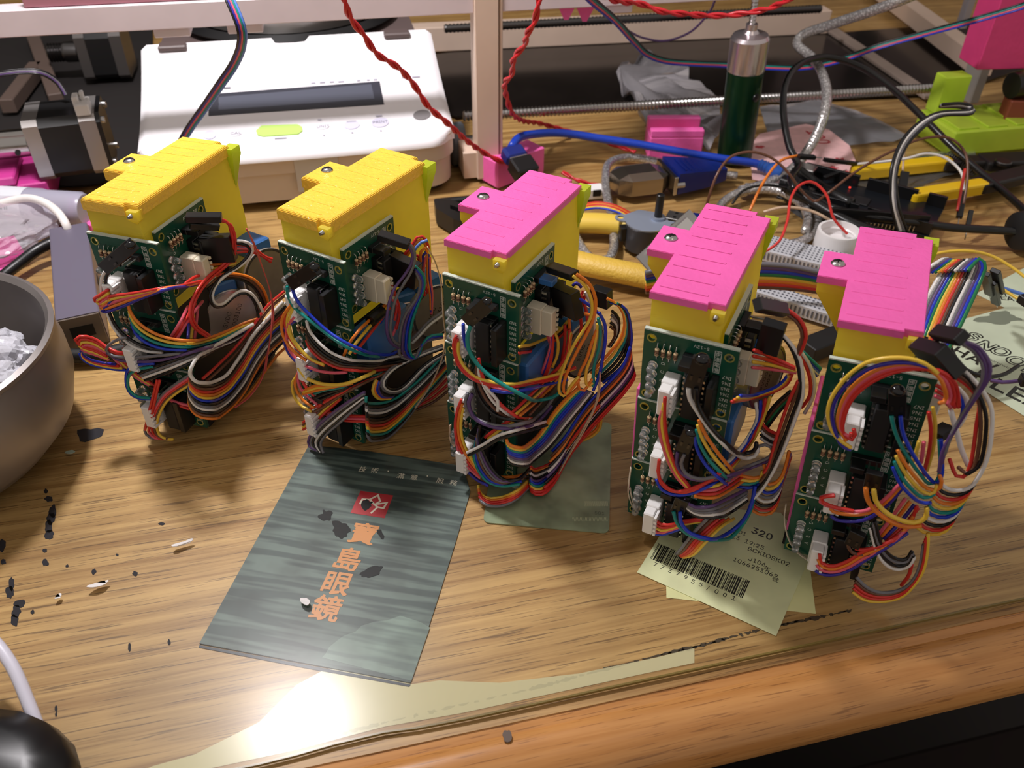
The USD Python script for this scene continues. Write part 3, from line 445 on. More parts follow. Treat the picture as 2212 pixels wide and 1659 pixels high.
def pla_top(name, rgb, rough, bump, scale, spark=.0):
    c = lin(rgb)
    nodes = {'g': ('geometry', {}), 'n': ('noise_texture', {'scale': scale, 'detail': 3.0}), 'b': ('bump', {'strength': bump, 'distance': .0008}), 'v': ('noise_texture', {'scale': 70.0, 'detail': 2.0}),
             'r': ('rgb_ramp', {'ramp': [(.3, tuple(np.array(c)*.92)), (.7, c)]}), 'p': ('principled_bsdf', {'roughness': rough, 'subsurface_weight': spark, 'subsurface_scale': .004, 'subsurface_radius': (1, .6, .3)})}
    return usdkit.material(stage, '/World/Looks/'+name, nodes, [('g.position', 'n.vector'), ('n.fac', 'b.height'), ('b.normal', 'p.normal'), ('g.position', 'v.vector'), ('v.fac', 'r.fac'), ('r.color', 'p.base_color')], surface='p.BSDF')
ORA = pla_top('orange_print', (255, 206, 78), .22, .9, 480); PNK = pla_top('pink_print', (248, 106, 184), .36, .22, 500)
PCB = pm('green_board', (10, 74, 56), .30, var=.12, scale=90); PCE = pm('board_edge', (196, 206, 196), .6)
SLK = pm('silkscreen', (206, 214, 206), .5); PIN = pm('tinned_pin', (200, 198, 192), .25, 1.0); GLD = pm('hole_ring', (176, 172, 92), .4, .6)
LEDM = pm('clear_led', (235, 236, 238), .06, transmission_weight=.92, ior=1.45); RESB = pm('resistor_body', (196, 168, 128), .45); BAND = pm('resistor_band', (92, 44, 30), .5)
GLUE = pm('hot_glue', (30, 30, 32), .08, transmission_weight=.5); CHIPM = pm('chip_epoxy', (24, 24, 26), .5)
CAN = pm('motor_can', (196, 190, 184), .34, .8, var=.08, scale=200); BLP = pm('blue_plastic', (52, 108, 176), .38); BUR = pm('rubber_tan', (206, 176, 146), .5); RUR = pm('rubber_red', (214, 92, 88), .45)

BAR_ = [(s, .0014) for s in ('IN7', 'IN6', 'IN5', 'IN4', 'IN3', 'IN2', 'IN1')]
def board_parts(front, order, level):
    """Meshes of one stepper driver board, x right, y down, z out of the board, metres. Returns (name, mesh, material, smooth, label, sub) lists."""
    th = .0016; out = []
    holes = [(.0030, .0033), (.0318, .0038), (.0026, .0300), (.0318, .0300)]
    p = Polygon([(0, 0), (BW, 0), (BW, .0327), (0, .0327)])
    for x, y in holes: p = p.difference(Point(x, y).buffer(.00135, 12))
    out.append(('board', mv(prism(p, th), (0, 0, -th)), PCB, False))
    e = unary_union([LineString([(0, .0001), (BW, .0001)]).buffer(.0003, cap_style=2)])
    out.append(('board_edge', mv(prism(e, th*1.02), (0, -.0003, -th)), PCE, False))
    for x, y in holes:
        out.append(('mounting_hole', mv(prism(Point(x, y).buffer(.0019, 16).difference(Point(x, y).buffer(.00136, 12)), .00006), (0, 0, .00002)), GLD, False))
    for k in range(4):
        x = .0058+.00235*k
        body = tf(mv(lathe([(0, 0), (.0005, 0), (.00085, .0004), (.0008, .0009), (.0007, .0012), (.0007, .0022), (.0008, .0025), (.00085, .0030), (.0005, .0034), (0, .0034)], 10), (0, 0, 0)), fr((x, .0062, .0016), (1, 0, 0), (0, 0, 1), (0, 1, 0)))
        bands = cat_(*[tf(mv(cyl(.00082, .00035, 10), (0, 0, q)), fr((x, .0062, .0016), (1, 0, 0), (0, 0, 1), (0, 1, 0))) for q in (.0009, .0016, .0023)])
        lead = tube(spline([(x, .0042, .0), (x, .0042, .0013), (x, .0050, .0017), (x, .0108, .0017), (x, .0114, .0013), (x, .0114, .0)], .0006), .0002, 6)
        out.append(('resistor', body, RESB, 35)); out.append(('resistor_band', bands, BAND, False)); out.append(('resistor_lead', lead, PIN, True))
    for k in range(4):
        y = .0150+.0040*k
        led = mv(lathe([(0, 0), (.00185, 0), (.00185, .0006), (.0015, .0008), (.0015, .0034), (.0013, .0042), (.0008, .0048), (0, .0050)], 14), (.0045, y, .0006))
        out.append(('led', led, LEDM, 40))
    for ch, y in zip('DCBA', (.0138, .0178, .0218, .0258)):
        v = text(ch, .0014)[0]; f = text(ch, .0014)[1]; v = np.stack([v[:, 0]*-1*0-v[:, 1]+.0, -v[:, 0], v[:, 2]], 1)
        out.append(('letter', mv((v, f), (.0088, y+.0006, .00003)), SLK, False))
    # white motor connector: shroud, plug, slots
    j = cat_(mv(cbox(.0058, .0130, .0070, .0004), (.0128, .0228, .0035)), mv(cbox(.0046, .0122, .0050, .0005), (.0126, .0228, .0092)),
             *[mv(cbox(.0011, .0013, .0058, .0001), (.0156, .0180+.0024*q, .0092)) for q in range(5)])
    out.append(('motor_connector', j, MW if front else MC, False))
    # chip in its socket
    out.append(('chip_socket', mv(cbox(.0086, .0205, .0032, .0002), (.0215, .0222, .0016)), MK, False))
    out.append(('chip', mv(cbox(.0064, .0194, .0034, .0004), (.0215, .0222, .0047)), CHIPM, False))
    out.append(('chip_pins', cat_(*[mv(cbox(.0007, .0010, .0030), (.0215+s*.0037, .0133+.00254*q, .0040)) for s in (-1, 1) for q in range(8)]), PIN, False))
    # power header with jumper
    out.append(('pin_header', mv(cbox(.0104, .0026, .0026, .0002), (.0208, .0070, .0013)), MK, False))
    out.append(('header_pins', cat_(*[mv(cbox(.0006, .0006, .0085), (.0171+.0025*q, .0070, .0042)) for q in range(4)]), PIN, False))
    out.append(('jumper', mv(cbox(.0050, .0027, .0062, .0003), (.0183, .0070, .0056)), BLP if level == 'blue' else MK, False))
    out.append(('input_header', mv(cbox(.0026, .0180, .0086, .0002), (.0282, .0215, .0043)), MK, False))
    for q, (s, hh) in enumerate(BAR_):
        v, f = text(s, hh); v = np.stack([-v[:, 0], v[:, 1], v[:, 2]], 1); v = mv((v, f), (.0338, .0124+.0026*q-.0002, .00003))
        out.append(('lettering', v, SLK, False))
    v, f = text('5-12V', .0013); v = np.stack([-v[:, 0], v[:, 1], v[:, 2]], 1); out.append(('lettering', mv((v, f), (.0245, .0016, .00003)), SLK, False))
    fr_ = Polygon([(.0265, .0020), (.0290, .0020), (.0290, .0118), (.0265, .0118)]); ring = fr_.difference(fr_.buffer(-.0002))
    out.append(('silkscreen_frame', mv(prism(ring, .00004), (0, 0, .00003)), SLK, False))
    for q, ch in enumerate('步進電機'):
        v, f = prism(unary_union([Polygon(r[0], r[1:]).buffer(0) for r in GLY[ch]]), .00004); v = v.copy(); v[:, :2] *= .0021/100; v = np.stack([v[:, 0], -v[:, 1], v[:, 2]], 1)
        out.append(('lettering', mv((v, f), (.0267, .0041+.0024*q, .00003)), SLK, False))
    return out
SMOOTH = 40
def put_board(unit, order, M, front, level=None, label=None):
    """M maps board coordinates (x right, y down, z out) to the world; handedness is repaired on the way."""
    parts = board_parts(front, order, level)
    b = None
    for name, mesh, mat, sm in parts:
        m = tf(mesh, M)
        if b is None: b = obj('driver_board', m, mat, unit, label=label)
        else: obj(name, m, mat, b, smooth=sm)
    return b
def plug_box(unit, A, B, w, h, up, n=2):
    """A black jumper-wire housing from A to B (world), n ways wide."""
    A, B = np.array(A), np.array(B); L = np.linalg.norm(B-A); z = nrm(B-A); x = nrm(np.cross(up, z)); y = np.cross(z, x)
    m = tf(mv(cbox(w, h, L, .00025), (0, 0, L/2)), fr(A, x, y, z))
    slots = cat_(*[tf(mv(cbox(.0009, .0006, .0022), ((i-(n-1)/2)*w/n, h/2, L*.62)), fr(A, x, y, z)) for i in range(n)])
    p = obj('jumper_plug', m, MK, unit); obj('contact_window', slots, MDS, p, kind='stuff'); return p
class Unit:
    def __init__(self, i, lidmat, label):
        self.i = i; p = POSE[i]; self.p = np.array(p[:3]); self.R = rot(*p[3:])
        self.thing = T('stepper_module', np.r_[(self.R@np.array([UW/2, UL/2, 0])+self.p)[:2], 0], label, 'electronics module', 'row of five stepper modules')
        self.corner = self.p+self.R@np.array([UW, -BY, -.06]); v = np.array([0, -1.0, 0]); v = nrm(EYE-self.corner); v[2] = 0; self.n = nrm(v)
        W = lambda m: tf(m, fr(self.p, *self.R.T)); self.W = W; t = self.thing
        ora = lidmat is ORA; lt = .0052 if ora else .0030
        self.lt = lt
        # lid: main plate, the strip along the right that is set back at both ends, the tab with its screw
        a = .78*UW
        out = unary_union([Polygon([(0, 0), (a, 0), (a, UL), (0, UL)]), Polygon([(a-.001, .0016), (UW, .0016), (UW, UL-.0030), (a-.001, UL-.0030)]), Polygon([(-.0105, .385*UL), (.001, .385*UL), (.001, .66*UL), (-.0105, .66*UL)])])
        r = .0016 if ora else .0004
        layers = [(-lt, 0), (-r, 0)]+[(-r+r*math.sin(q), r*(1-math.cos(q))) for q in np.linspace(.4, math.pi/2, 4 if ora else 2)]
        lid = None; ms = []
        v_, f_ = prism(out.buffer(.0003 if ora else 0).buffer(-.0003 if ora else 0), lt-r); ms.append(mv((v_, f_), (0, 0, -lt)))
        zz = -r
        for q in range(1, len(layers)-1):
            z0, in0 = layers[q]; z1, in1 = layers[q+1]
            ms.append(mv(prism(out.buffer(-(in0+in1)/2), z1-z0+1e-5), (0, 0, z0)))
        L_ = obj('lid', W(cat_(*ms)), lidmat, t)
        rid = [W(mv(cbox(a*.84, .0010, .0002, .00008), (a*.5+.0004, UL*(.07+.108*k), .00016 if i == 4 else .00006))) for k in range(9)]
        for m in rid: obj('print_ridge', m, lidmat, L_)
        sx, sy = -.0046, .535*UL
        s = obj('screw', W(mv(lathe([(0, 0), (.0026, 0), (.0026, .0004), (.0020, .0011), (.0010, .0014), (0, .0014)], 20), (sx, sy, 0))), MTIN, L_, smooth=40)
        s2 = cat_(*[W(mv(cbox(.0026, .0005, .0004), (sx, sy, .0013))) for _ in (0,)], W(mv(cbox(.0005, .0026, .0004), (sx, sy, .0013))))
        obj('screw_slot', s2, MDS, L_)
        # housing
        ins = .0008
        zb = -self.p[2]+.0035
        body = obj('housing', W(mv(prism([(ins, ins), (UW-ins, ins), (UW-ins, UL-ins), (ins, UL-ins)], -lt+.054), (0, 0, -.054))), YEL, t)
        obj('shade_core', W(mv(cbox(UW-.003, UL-.006, -.054-zb, .0006), (UW/2, UL/2, (-.054+zb)/2))), MKm, t, label='black core added for the shade behind the wires below the yellow housing')  # added black core; shade behind the dense wires is put into its colour
        q = [(-.0100, .39*UL), (ins, .39*UL), (ins, .655*UL), (-.0100, .655*UL)]
        g1 = hull([(x, y, -lt) for x, y in q]+[(x, y, -lt-.004) for x, y in q]+[(ins, .42*UL, -lt-.022), (ins, .63*UL, -lt-.022)])
        obj('screw_boss', W(g1), YEL, t)
        def gus(x0, y0, x1, y1, dx, dy, top, dz): return hull([(x, y, top) for x, y in ((x0, y0), (x1, y0), (x1, y1), (x0, y1))]+[(x, y, top-.004) for x, y in ((x0, y0), (x1, y0), (x1, y1), (x0, y1))]+[(dx, dy, top-dz), (dx, dy+.001, top-dz)])
        obj('corner_gusset', W(gus(UW-.0045, -.0010, UW+.0004, .003, UW-.002, ins, -.0022, .0065)), YEL, t)
        obj('corner_gusset', W(gus(UW-.003, UL-.005, UW+.0024, UL+.0020, UW-.001, UL-.003, -.0016, .020)), GRN, t)
        obj('screw_tip', W(tf(cyl(.0012, .0016, 10, .0007), fr((UW-.0024, -.0010, -.0040), (1, 0, 0), (0, 0, 1), (0, -1, 0)))), MTIN, t, smooth=40)
        obj('base_plate', W(mv(cbox(UW+.004, UL*.9, .0035, .0004), (UW/2, UL/2, zb-.0016))), MKm, t)
        if i in (4, 5):
            obj('side_plate', W(mv(cbox(.0016, .030, .060, .0003), (-.0010, .014, -.075))), PNK, t)
        # driver boards: three on the front, one on the right
        X, Y = self.R@np.array([1, 0, 0]), self.R@np.array([0, 1, 0]); Zl = self.R@np.array([0, 0, 1])
        self.boards = []
        for k in range(3):
            o = self.p+self.R@np.array([BX-.0004*k, -BY-.0006*k+.0010, -BZ-BP*k])
            self.boards.append(put_board(t, k, fr(o, X, -Zl, -Y), True))
        o = self.p+self.R@np.array([UW+.0020, RY, -RZ])
        self.boards.append(put_board(t, 3, fr(o, Y, -Zl, X), False, 'blue' if i == 3 else None))
        self.bM = [fr(self.p+self.R@np.array([BX-.0004*k, -BY-.0006*k+.0010, -BZ-BP*k]), X, -Zl, -Y) for k in range(3)]+[fr(o, Y, -Zl, X)]
    def at(self, px, py, d=.012, deepest=.034):
        """Photo point -> the module's visible hull (front and right board faces), then d metres towards the camera along the ray."""
        D = ray(px, py); D = D/np.linalg.norm(D)
        o = self.R.T@(EYE-self.p); l = self.R.T@D
        tf_ = (-BY-o[1])/l[1]; tc = ((self.corner-EYE)@self.n)/(D@self.n); bx = UW+.002
        xf = o[0]+l[0]*tf_
        if o[0] > bx: t = max(tf_, min((bx-o[0])/l[0] if l[0] < -1e-6 else 1e9, tc+deepest))
        else: t = tc+.012
        w = min(max((xf-BW-.0012)/.007, 0), 1); w = w*w*(3-2*w); t = tf_*(1-w)+t*w
        t = min(t, tc+deepest)
        t -= d
        tg = (.0011-EYE[2])/D[2]
        if tg < t: t = tg
        return EYE+D*t
    def on(self, k, x, y, z): return self.bM[k][:3, :3]@np.array([x, y, z])+self.bM[k][:3, 3]
    def path(self, pts, d=.012):
        return spline([self.at(p[0], p[1], p[2] if len(p) > 2 else d) for p in pts])
    def wire(self, k, pts, d=.012, r=.00072, n=1, off=(0, 0)):
        obj('wire', tube(self.path(pts, d), r, 8), wm(k), self.thing, smooth=True)
    def ribbon(self, ks, A, B, d=.012, db=None, r=.00070):
        a, b = self.path(A, d), self.path(B, d if db is None else db)
        n = max(len(a), len(b)); a, b = resample(a, n), resample(b, n); m = len(ks)
        for i, k in enumerate(ks):
            w = i/max(m-1, 1); obj('wire', tube(a*(1-w)+b*w, r, 8), wm(k), self.thing, smooth=True)
    def band(self, pts, mat, d=.016, r=.0009):
        obj('rubber_band', tube(self.path(pts, d), r, 6, (1, .35)), mat, self.thing, smooth=True)
    def plug(self, a, b, da, db, w=.0052, h=.0026, n=2):
        A, B = self.at(*a, da), self.at(*b, db); side = n > 2 or h > .004
        plug_box(self.thing, A, B, w, h, self.R@np.array([0, 1.0, 0]) if side else nrm(EYE-A), n)
    def motor(self, px, py, d, axis, R=.014, L=.019, blue=True, txt=True):
        c = self.at(px, py, d); ax = nrm(axis)
        M = frame(c, ax, (0, 0, 1)); M = fr(c, M[:3, 1], M[:3, 2], M[:3, 0])
        m = obj('stepper_motor', tf(mv(cyl(R, L, 40, ch=.0008), (0, 0, -L)), M), CAN, self.thing, smooth=35)
        obj('motor_rim', tf(mv(lathe([(R*.90, 0), (R*.985, 0), (R*.985, .0003), (R*.90, .0003), (R*.90, 0)], 40), (0, 0, 0)), M), MTIN, m, smooth=35)
        if blue: obj('wire_guard', tf(mv(cbox(.0146, .006, L*.86, .0008), (0, R+.0008, -L*.5)), M), BLP, m)
        if txt:
            for j, s in enumerate(['5VDC', '1003100']):
                v, f = text(s, .0022); obj('stamped_text', tf(mv((v, f), (-.006, .001-.0042*j, .00002)), M@fr((0, 0, 0), (math.cos(1.0), math.sin(1.0), 0), (-math.sin(1.0), math.cos(1.0), 0), (0, 0, 1))), MDS, m)
        return m
    def glue(self, px, py, d, r):
        o = self.at(px, py, d); s = trimesh.creation.icosphere(2, r); s.apply_scale((1, 1, .8)); obj('glue_drop', mv(arr(s), o), GLUE, self.thing, smooth=True)

# ---------------------------------------------------------------- module 1 (orange lid, leftmost)
u = Unit(1, ORA, 'orange-lidded yellow module with a red rubber band, leftmost of the row'); c = CR(160, 500, 3.456)
u.plug(*c([(440, 95)]), *c([(225, 275)]), .020, .018, .0056)
u.glue(*c([(420, 100)])[0], .021, .0022)
C1x = CR(0, 0, 2.962)
u.plug(*C1x([(1190, 1392)]), *C1x([(1418, 1392)]), .010, .026, .0032, .0046, 2); u.plug(*C1x([(1210, 1430)]), *C1x([(1400, 1440)]), .010, .020, .0032, .0046, 2)
u.plug(*c([(960, 130)]), *c([(1190, 120)]), .008, .022, .0125, .0050, 7)
u.motor(*c([(1180, 640)])[0], .004, u.R@np.array([.9, -.55, .12])); u.motor(*c([(1450, 330)])[0], -.004, u.R@np.array([.9, -.35, .1]), txt=False)
Wr, Rb = u.wire, u.ribbon
Wr('W', c([(230, 300), (208, 345), (202, 420), (214, 490), (245, 580)]), .016); Wr('K', c([(262, 300), (243, 345), (234, 420), (240, 500), (265, 610), (330, 730), (440, 820), (560, 868), (700, 890), (850, 890), (1000, 868), (1150, 815), (1330, 715)]), .015)
Wr('W', c([(245, 600), (300, 725), (410, 838), (530, 892), (660, 905)]), .014)
Rb('RYIOD', c([(255, 435), (195, 475), (140, 512), (150, 528), (250, 488), (450, 460), (650, 425), (800, 405), (950, 370)]), c([(280, 520), (215, 590), (200, 608), (240, 600), (350, 565), (500, 500), (700, 430), (850, 408), (1010, 372)]), .019)
Rb('OYNB', c([(402, 545), (420, 600), (480, 680), (580, 750), (720, 800), (860, 815), (1000, 795), (1150, 740), (1280, 680), (1375, 650)]), c([(430, 690), (470, 780), (560, 842), (680, 878), (820, 885), (950, 870), (1100, 820), (1280, 735)]), .017)
Wr('G', c([(390, 790), (300, 820), (245, 870), (245, 902), (300, 930), (450, 940), (600, 930), (750, 915), (900, 890), (1100, 830)]), .018); Wr('P', c([(245, 905), (330, 958), (480, 970), (620, 965), (740, 940), (880, 900), (1100, 845)]), .017)
Rb('RRYI', c([(440, 890), (330, 902), (240, 860), (170, 810), (90, 782), (20, 788), (8, 812), (40, 842), (140, 870), (240, 925)]), c([(400, 930), (300, 930), (240, 905), (150, 860), (80, 845), (45, 865), (70, 890), (170, 925), (260, 960)]), .016)
Rb('DRYB', c([(240, 920), (150, 870), (70, 870), (45, 885), (70, 930), (140, 965), (240, 985), (310, 990)]), c([(230, 940), (130, 890), (55, 890), (45, 930), (110, 985), (220, 1015), (300, 1030), (385, 1035)]), .014)
Rb('IYR', c([(260, 900), (340, 990), (450, 1080), (580, 1160)]), c([(290, 880), (360, 960), (470, 1060), (600, 1150)]), .012)
Wr('B', c([(600, 985), (480, 995), (402, 1035), (388, 1090), (396, 1160), (430, 1220), (500, 1248), (590, 1250)]), .017); Wr('N', c([(610, 1010), (500, 1025), (422, 1060), (400, 1120), (416, 1190), (470, 1232), (570, 1245)]), .017)
Rb('KGWK', c([(480, 1060), (600, 1010), (750, 960), (900, 900), (1050, 850), (1200, 790), (1330, 700)]), c([(530, 1112), (680, 1062), (800, 1012), (920, 955), (1060, 880), (1220, 810), (1350, 720)]), .017)
Wr('W', c([(1340, 690), (1150, 800), (1000, 880), (920, 940), (878, 1010), (866, 1070), (900, 1115), (970, 1130), (1060, 1115), (1140, 1070), (1200, 990), (1260, 900), (1330, 785), (1420, 680), (1560, 525)]), .0245, .00085)
Rb('WKMROYBKGWKMO', c([(870, 1040), (872, 1090), (905, 1120), (970, 1132), (1060, 1118), (1140, 1072), (1202, 992), (1262, 902), (1335, 785), (1425, 680), (1580, 530)]), c([(855, 1220), (860, 1290), (885, 1345), (940, 1385), (1030, 1397), (1120, 1362), (1200, 1292), (1285, 1180), (1345, 1065), (1430, 930), (1590, 780)]), .0235, .019)
Rb('RM', c([(960, 1100), (1080, 990), (1200, 870), (1330, 712), (1440, 560), (1570, 445)]), c([(985, 1120), (1100, 1020), (1220, 900), (1345, 735), (1460, 575), (1590, 465)]), .020)
Rb('GIRMY', c([(880, 1060), (760, 1140), (670, 1210), (600, 1310), (545, 1420), (530, 1500), (560, 1535), (600, 1545)]), c([(880, 1135), (780, 1195), (690, 1270), (635, 1370), (618, 1450), (640, 1525), (690, 1550), (740, 1550)]), .018)
Rb('RR', c([(620, 1110), (590, 1230), (555, 1370), (530, 1480)]), c([(640, 1110), (610, 1230), (580, 1370), (555, 1490)]), .020)
Rb('RR', c([(1090, -95), (1150, -65), (1172, 0), (1186, 80), (1172, 180), (1112, 250), (1010, 330), (918, 440), (868, 560), (866, 650), (905, 725), (990, 785)]), c([(1095, -80), (1160, -60), (1192, 0), (1206, 90), (1192, 190), (1128, 265), (1026, 345), (936, 455), (886, 565), (884, 645), (925, 715), (1010, 775)]), .022)
Rb('WK', c([(1215, 70), (1290, 78), (1335, 120), (1320, 180), (1250, 250), (1130, 330), (1060, 400), (1030, 480), (1052, 540), (1120, 538), (1180, 480), (1250, 440), (1310, 452), (1370, 520), (1410, 600)]), c([(1215, 88), (1280, 100), (1315, 130), (1300, 180), (1225, 255), (1105, 335), (1040, 410), (1012, 480), (1040, 555), (1120, 555), (1180, 500), (1250, 460), (1300, 470), (1350, 535), (1380, 640)]), .024)
Rb('IRI', c([(850, 560), (790, 680), (715, 800)]), c([(960, 520), (840, 680), (770, 800)]), .010); Rb('DYI', c([(860, 640), (850, 800)]), c([(925, 560), (900, 800)]), .008)
Rb('IOY', c([(940, 205), (1050, 218), (1210, 208)]), c([(960, 285), (1080, 268), (1210, 235)]), .013); Wr('R', c([(830, 390), (900, 340), (1010, 315), (1100, 320)]), .014)
Rb('OMK', c([(960, 400), (1060, 330), (1190, 315), (1330, 350), (1410, 430), (1450, 530)]), c([(1000, 430), (1080, 370), (1190, 345), (1310, 390), (1380, 470), (1420, 570)]), .012)
Rb('RIR', c([(1210, 95), (1330, 120), (1430, 190), (1480, 205)]), c([(1200, 160), (1300, 150), (1400, 180), (1470, 230)]), .004)
Wr('R', c([(720, 1260), (790, 1300), (860, 1325)]), .012); Wr('I', c([(700, 1250), (780, 1280), (860, 1300)]), .013)
Rb('KMKRKO', c([(1590, 560), (1480, 700), (1380, 850), (1300, 1000), (1210, 1120)]), c([(1600, 850), (1520, 920), (1430, 1040), (1330, 1180), (1230, 1290)]), .008)
u.band(c([(1285, -20), (1350, 100), (1400, 250), (1465, 450), (1490, 600), (1470, 780), (1435, 950), (1400, 1100), (1310, 1230), (1200, 1315)]), RUR, .027)
u.band(c([(1290, -20), (1380, 200), (1470, 480), (1475, 700), (1440, 960), (1430, 1040)]), RUR, .028)

# ---------------------------------------------------------------- module 2 (orange lid)
u = Unit(2, ORA, 'orange-lidded yellow module with a tan rubber band, second from the left'); c = CR(580, 500, 3.319); Wr, Rb = u.wire, u.ribbon
u.plug(*c([(340, 260)]), *c([(160, 375)]), .020, .018, .0056); u.glue(*c([(330, 255)])[0], .021, .0022)
u.plug(*c([(790, 25)]), *c([(1010, 95)]), .010, .026, .0032, .0046, 2); u.plug(*c([(880, 235)]), *c([(1075, 325)]), .008, .022, .0125, .0050, 7)
u.motor(*c([(1000, 700)])[0], -.002, u.R@np.array([.9, -.5, .1])); u.motor(*c([(1200, 580)])[0], -.006, u.R@np.array([.95, -.3, .1]))
obj('motor_mount', u.W(mv(cbox(.010, .03, .020, .001), (UW+.003, .022, -.066))), BLP, u.thing)
Wr('N', c([(135, 395), (140, 460), (180, 540), (260, 610), (360, 690), (450, 760), (560, 830), (680, 880), (790, 898)]), .018); Wr('B', c([(172, 392), (182, 450), (230, 530), (320, 620), (420, 710), (540, 790), (660, 845), (780, 880), (870, 882), (940, 855)]), .019)
Rb('WKKMR', c([(272, 640), (290, 705), (350, 785), (440, 862), (560, 915), (700, 930), (820, 925), (900, 900), (1050, 885), (1250, 820)]), c([(272, 780), (290, 832), (370, 912), (480, 972), (620, 997), (760, 997), (880, 985)]), .017)
Rb('RYY', c([(165, 520), (132, 570), (118, 640), (140, 740), (200, 830), (290, 910), (400, 962)]), c([(180, 550), (150, 640), (165, 750), (230, 845), (310, 920), (400, 955)]), .018)
Wr('O', c([(160, 530), (110, 600), (95, 670), (110, 760), (170, 850), (270, 925)]), .019); Wr('D', c([(190, 640), (122, 700), (114, 790), (150, 880), (220, 950), (310, 995)]), .017); Wr('I', c([(190, 610), (130, 700), (150, 850), (230, 940), (330, 990), (450, 1013), (560, 1010)]), .018)
Wr('Y', c([(215, 975), (260, 1040), (350, 1085), (470, 1100), (580, 1085), (680, 1045), (760, 1005)]), .020, .00085)
Rb('YOI', c([(200, 1040), (170, 1090), (180, 1170), (222, 1240), (310, 1290)]), c([(215, 1005), (212, 1080), (255, 1160), (350, 1240)]), .017); Wr('R', c([(235, 1060), (270, 1120), (330, 1180)]), .016)
Rb('OYO', c([(260, 1140), (340, 1105), (450, 1110), (560, 1095)]), c([(245, 1165), (350, 1140), (470, 1115), (600, 1090)]), .018)
Rb('NKKRM', c([(280, 1180), (400, 1140), (560, 1110), (700, 1060), (840, 1005)]), c([(290, 1310), (400, 1255), (520, 1175), (650, 1105), (860, 1005)]), .015)
Rb('PGKWKG', c([(690, 1150), (560, 1230), (450, 1310), (350, 1400), (292, 1480), (285, 1530), (345, 1570)]), c([(690, 1215), (600, 1290), (500, 1380), (410, 1460), (372, 1530), (395, 1590)]), .020)
Rb('RIR', c([(410, 1285), (520, 1315), (700, 1325)]), c([(410, 1310), (520, 1350), (700, 1365)]), .012); Rb('RMYR', c([(250, 1370), (330, 1300), (420, 1200), (500, 1150)]), c([(250, 1420), (340, 1360), (430, 1280), (520, 1200)]), .014)
Rb('GWK', c([(1250, 815), (1100, 868), (950, 938), (850, 1010), (805, 1080), (820, 1130), (880, 1155), (960, 1140), (1030, 1080), (1100, 1000), (1200, 920), (1270, 880)]), c([(1250, 840), (1110, 890), (970, 955), (880, 1020), (835, 1080), (845, 1115), (885, 1135), (950, 1120), (1015, 1060), (1085, 985), (1190, 905), (1265, 865)]), .023)
Rb('YOBPK', c([(770, 1060), (745, 1130), (780, 1195), (870, 1200)]), c([(805, 1080), (800, 1140), (840, 1180), (900, 1175)]), .022)
Rb('NKGWKKMROYNKG', c([(700, 1180), (698, 1212), (740, 1232), (830, 1227), (920, 1192), (1000, 1132), (1085, 1060), (1165, 980), (1255, 885)]), c([(705, 1440), (718, 1482), (775, 1500), (855, 1480), (935, 1410), (1005, 1330), (1065, 1250), (1140, 1170), (1280, 1010)]), .0225, .018)
Rb('PG', c([(990, 92), (1028, 140), (1028, 220), (978, 310), (908, 400), (868, 500), (848, 620), (850, 730), (880, 800), (930, 835)]), c([(1012, 92), (1046, 140), (1042, 240), (1000, 330), (936, 430), (900, 520), (880, 620), (872, 720), (900, 790), (938, 812)]), .026)
Rb('NBPG', c([(1050, 250), (1108, 310), (1115, 400), (1080, 500), (1032, 640), (1012, 760), (1012, 850), (1042, 912), (1080, 880), (1100, 820), (1160, 750), (1250, 740)]), c([(1055, 290), (1088, 370), (1060, 480), (990, 580), (952, 680), (936, 800), (942, 890), (1000, 916), (1050, 912), (1080, 850), (1130, 790), (1250, 760)]), .024)
Rb('GW', c([(1250, 575), (1150, 645), (1080, 720), (1020, 780)]), c([(1250, 600), (1160, 665), (1090, 740), (1030, 800)]), .016)
Rb('RRI', c([(820, 340), (875, 380), (905, 440), (920, 520)]), c([(830, 410), (880, 480), (935, 545), (930, 630), (890, 750)]), .017); Wr('R', c([(830, 375), (890, 430), (930, 520), (938, 600), (915, 700)]), .018)
Rb('OYR', c([(840, 520), (720, 640), (640, 720), (580, 800), (540, 890)]), c([(870, 545), (765, 685), (700, 770), (620, 870)]), .013)
obj('sleeve', tube(np.array([u.at(*c([(730, 645)])[0], .014), u.at(*c([(815, 570)])[0], .014)]), .0027, 12), MK, u.thing, smooth=35)
Rb('IOY', c([(830, 680), (790, 750), (730, 850)]), c([(845, 710), (800, 800), (755, 870)]), .010); Rb('BRR', c([(850, 560), (800, 660), (760, 790)]), c([(830, 770), (850, 870), (800, 900)]), .009)
Rb('RO', c([(950, 195), (1030, 95), (1080, 30), (1125, 55), (1150, 130)]), c([(970, 205), (1040, 110), (1085, 50), (1115, 70), (1135, 130)]), .010); Wr('L', c([(1040, 145), (1085, 85), (1140, 62)]), .013)
Rb('ODI', c([(1095, 215), (1090, 150), (1125, 115), (1140, 200), (1140, 330), (1160, 450), (1165, 560)]), c([(1110, 280), (1130, 180), (1150, 160), (1155, 300), (1172, 450), (1168, 590)]), .012); Rb('RR', c([(1060, 170), (1110, 200), (1110, 320), (1140, 440)]), c([(1070, 190), (1100, 240), (1095, 330), (1120, 460)]), .009)
Rb('RIRRM', c([(1285, 960), (1190, 1080), (1080, 1180)]), c([(1290, 1140), (1180, 1225), (1060, 1280)]), .008)
u.band(c([(1140, 110), (1200, 230), (1240, 400), (1252, 600), (1268, 800), (1230, 950), (1150, 1120), (1050, 1265)]), BUR, .027)

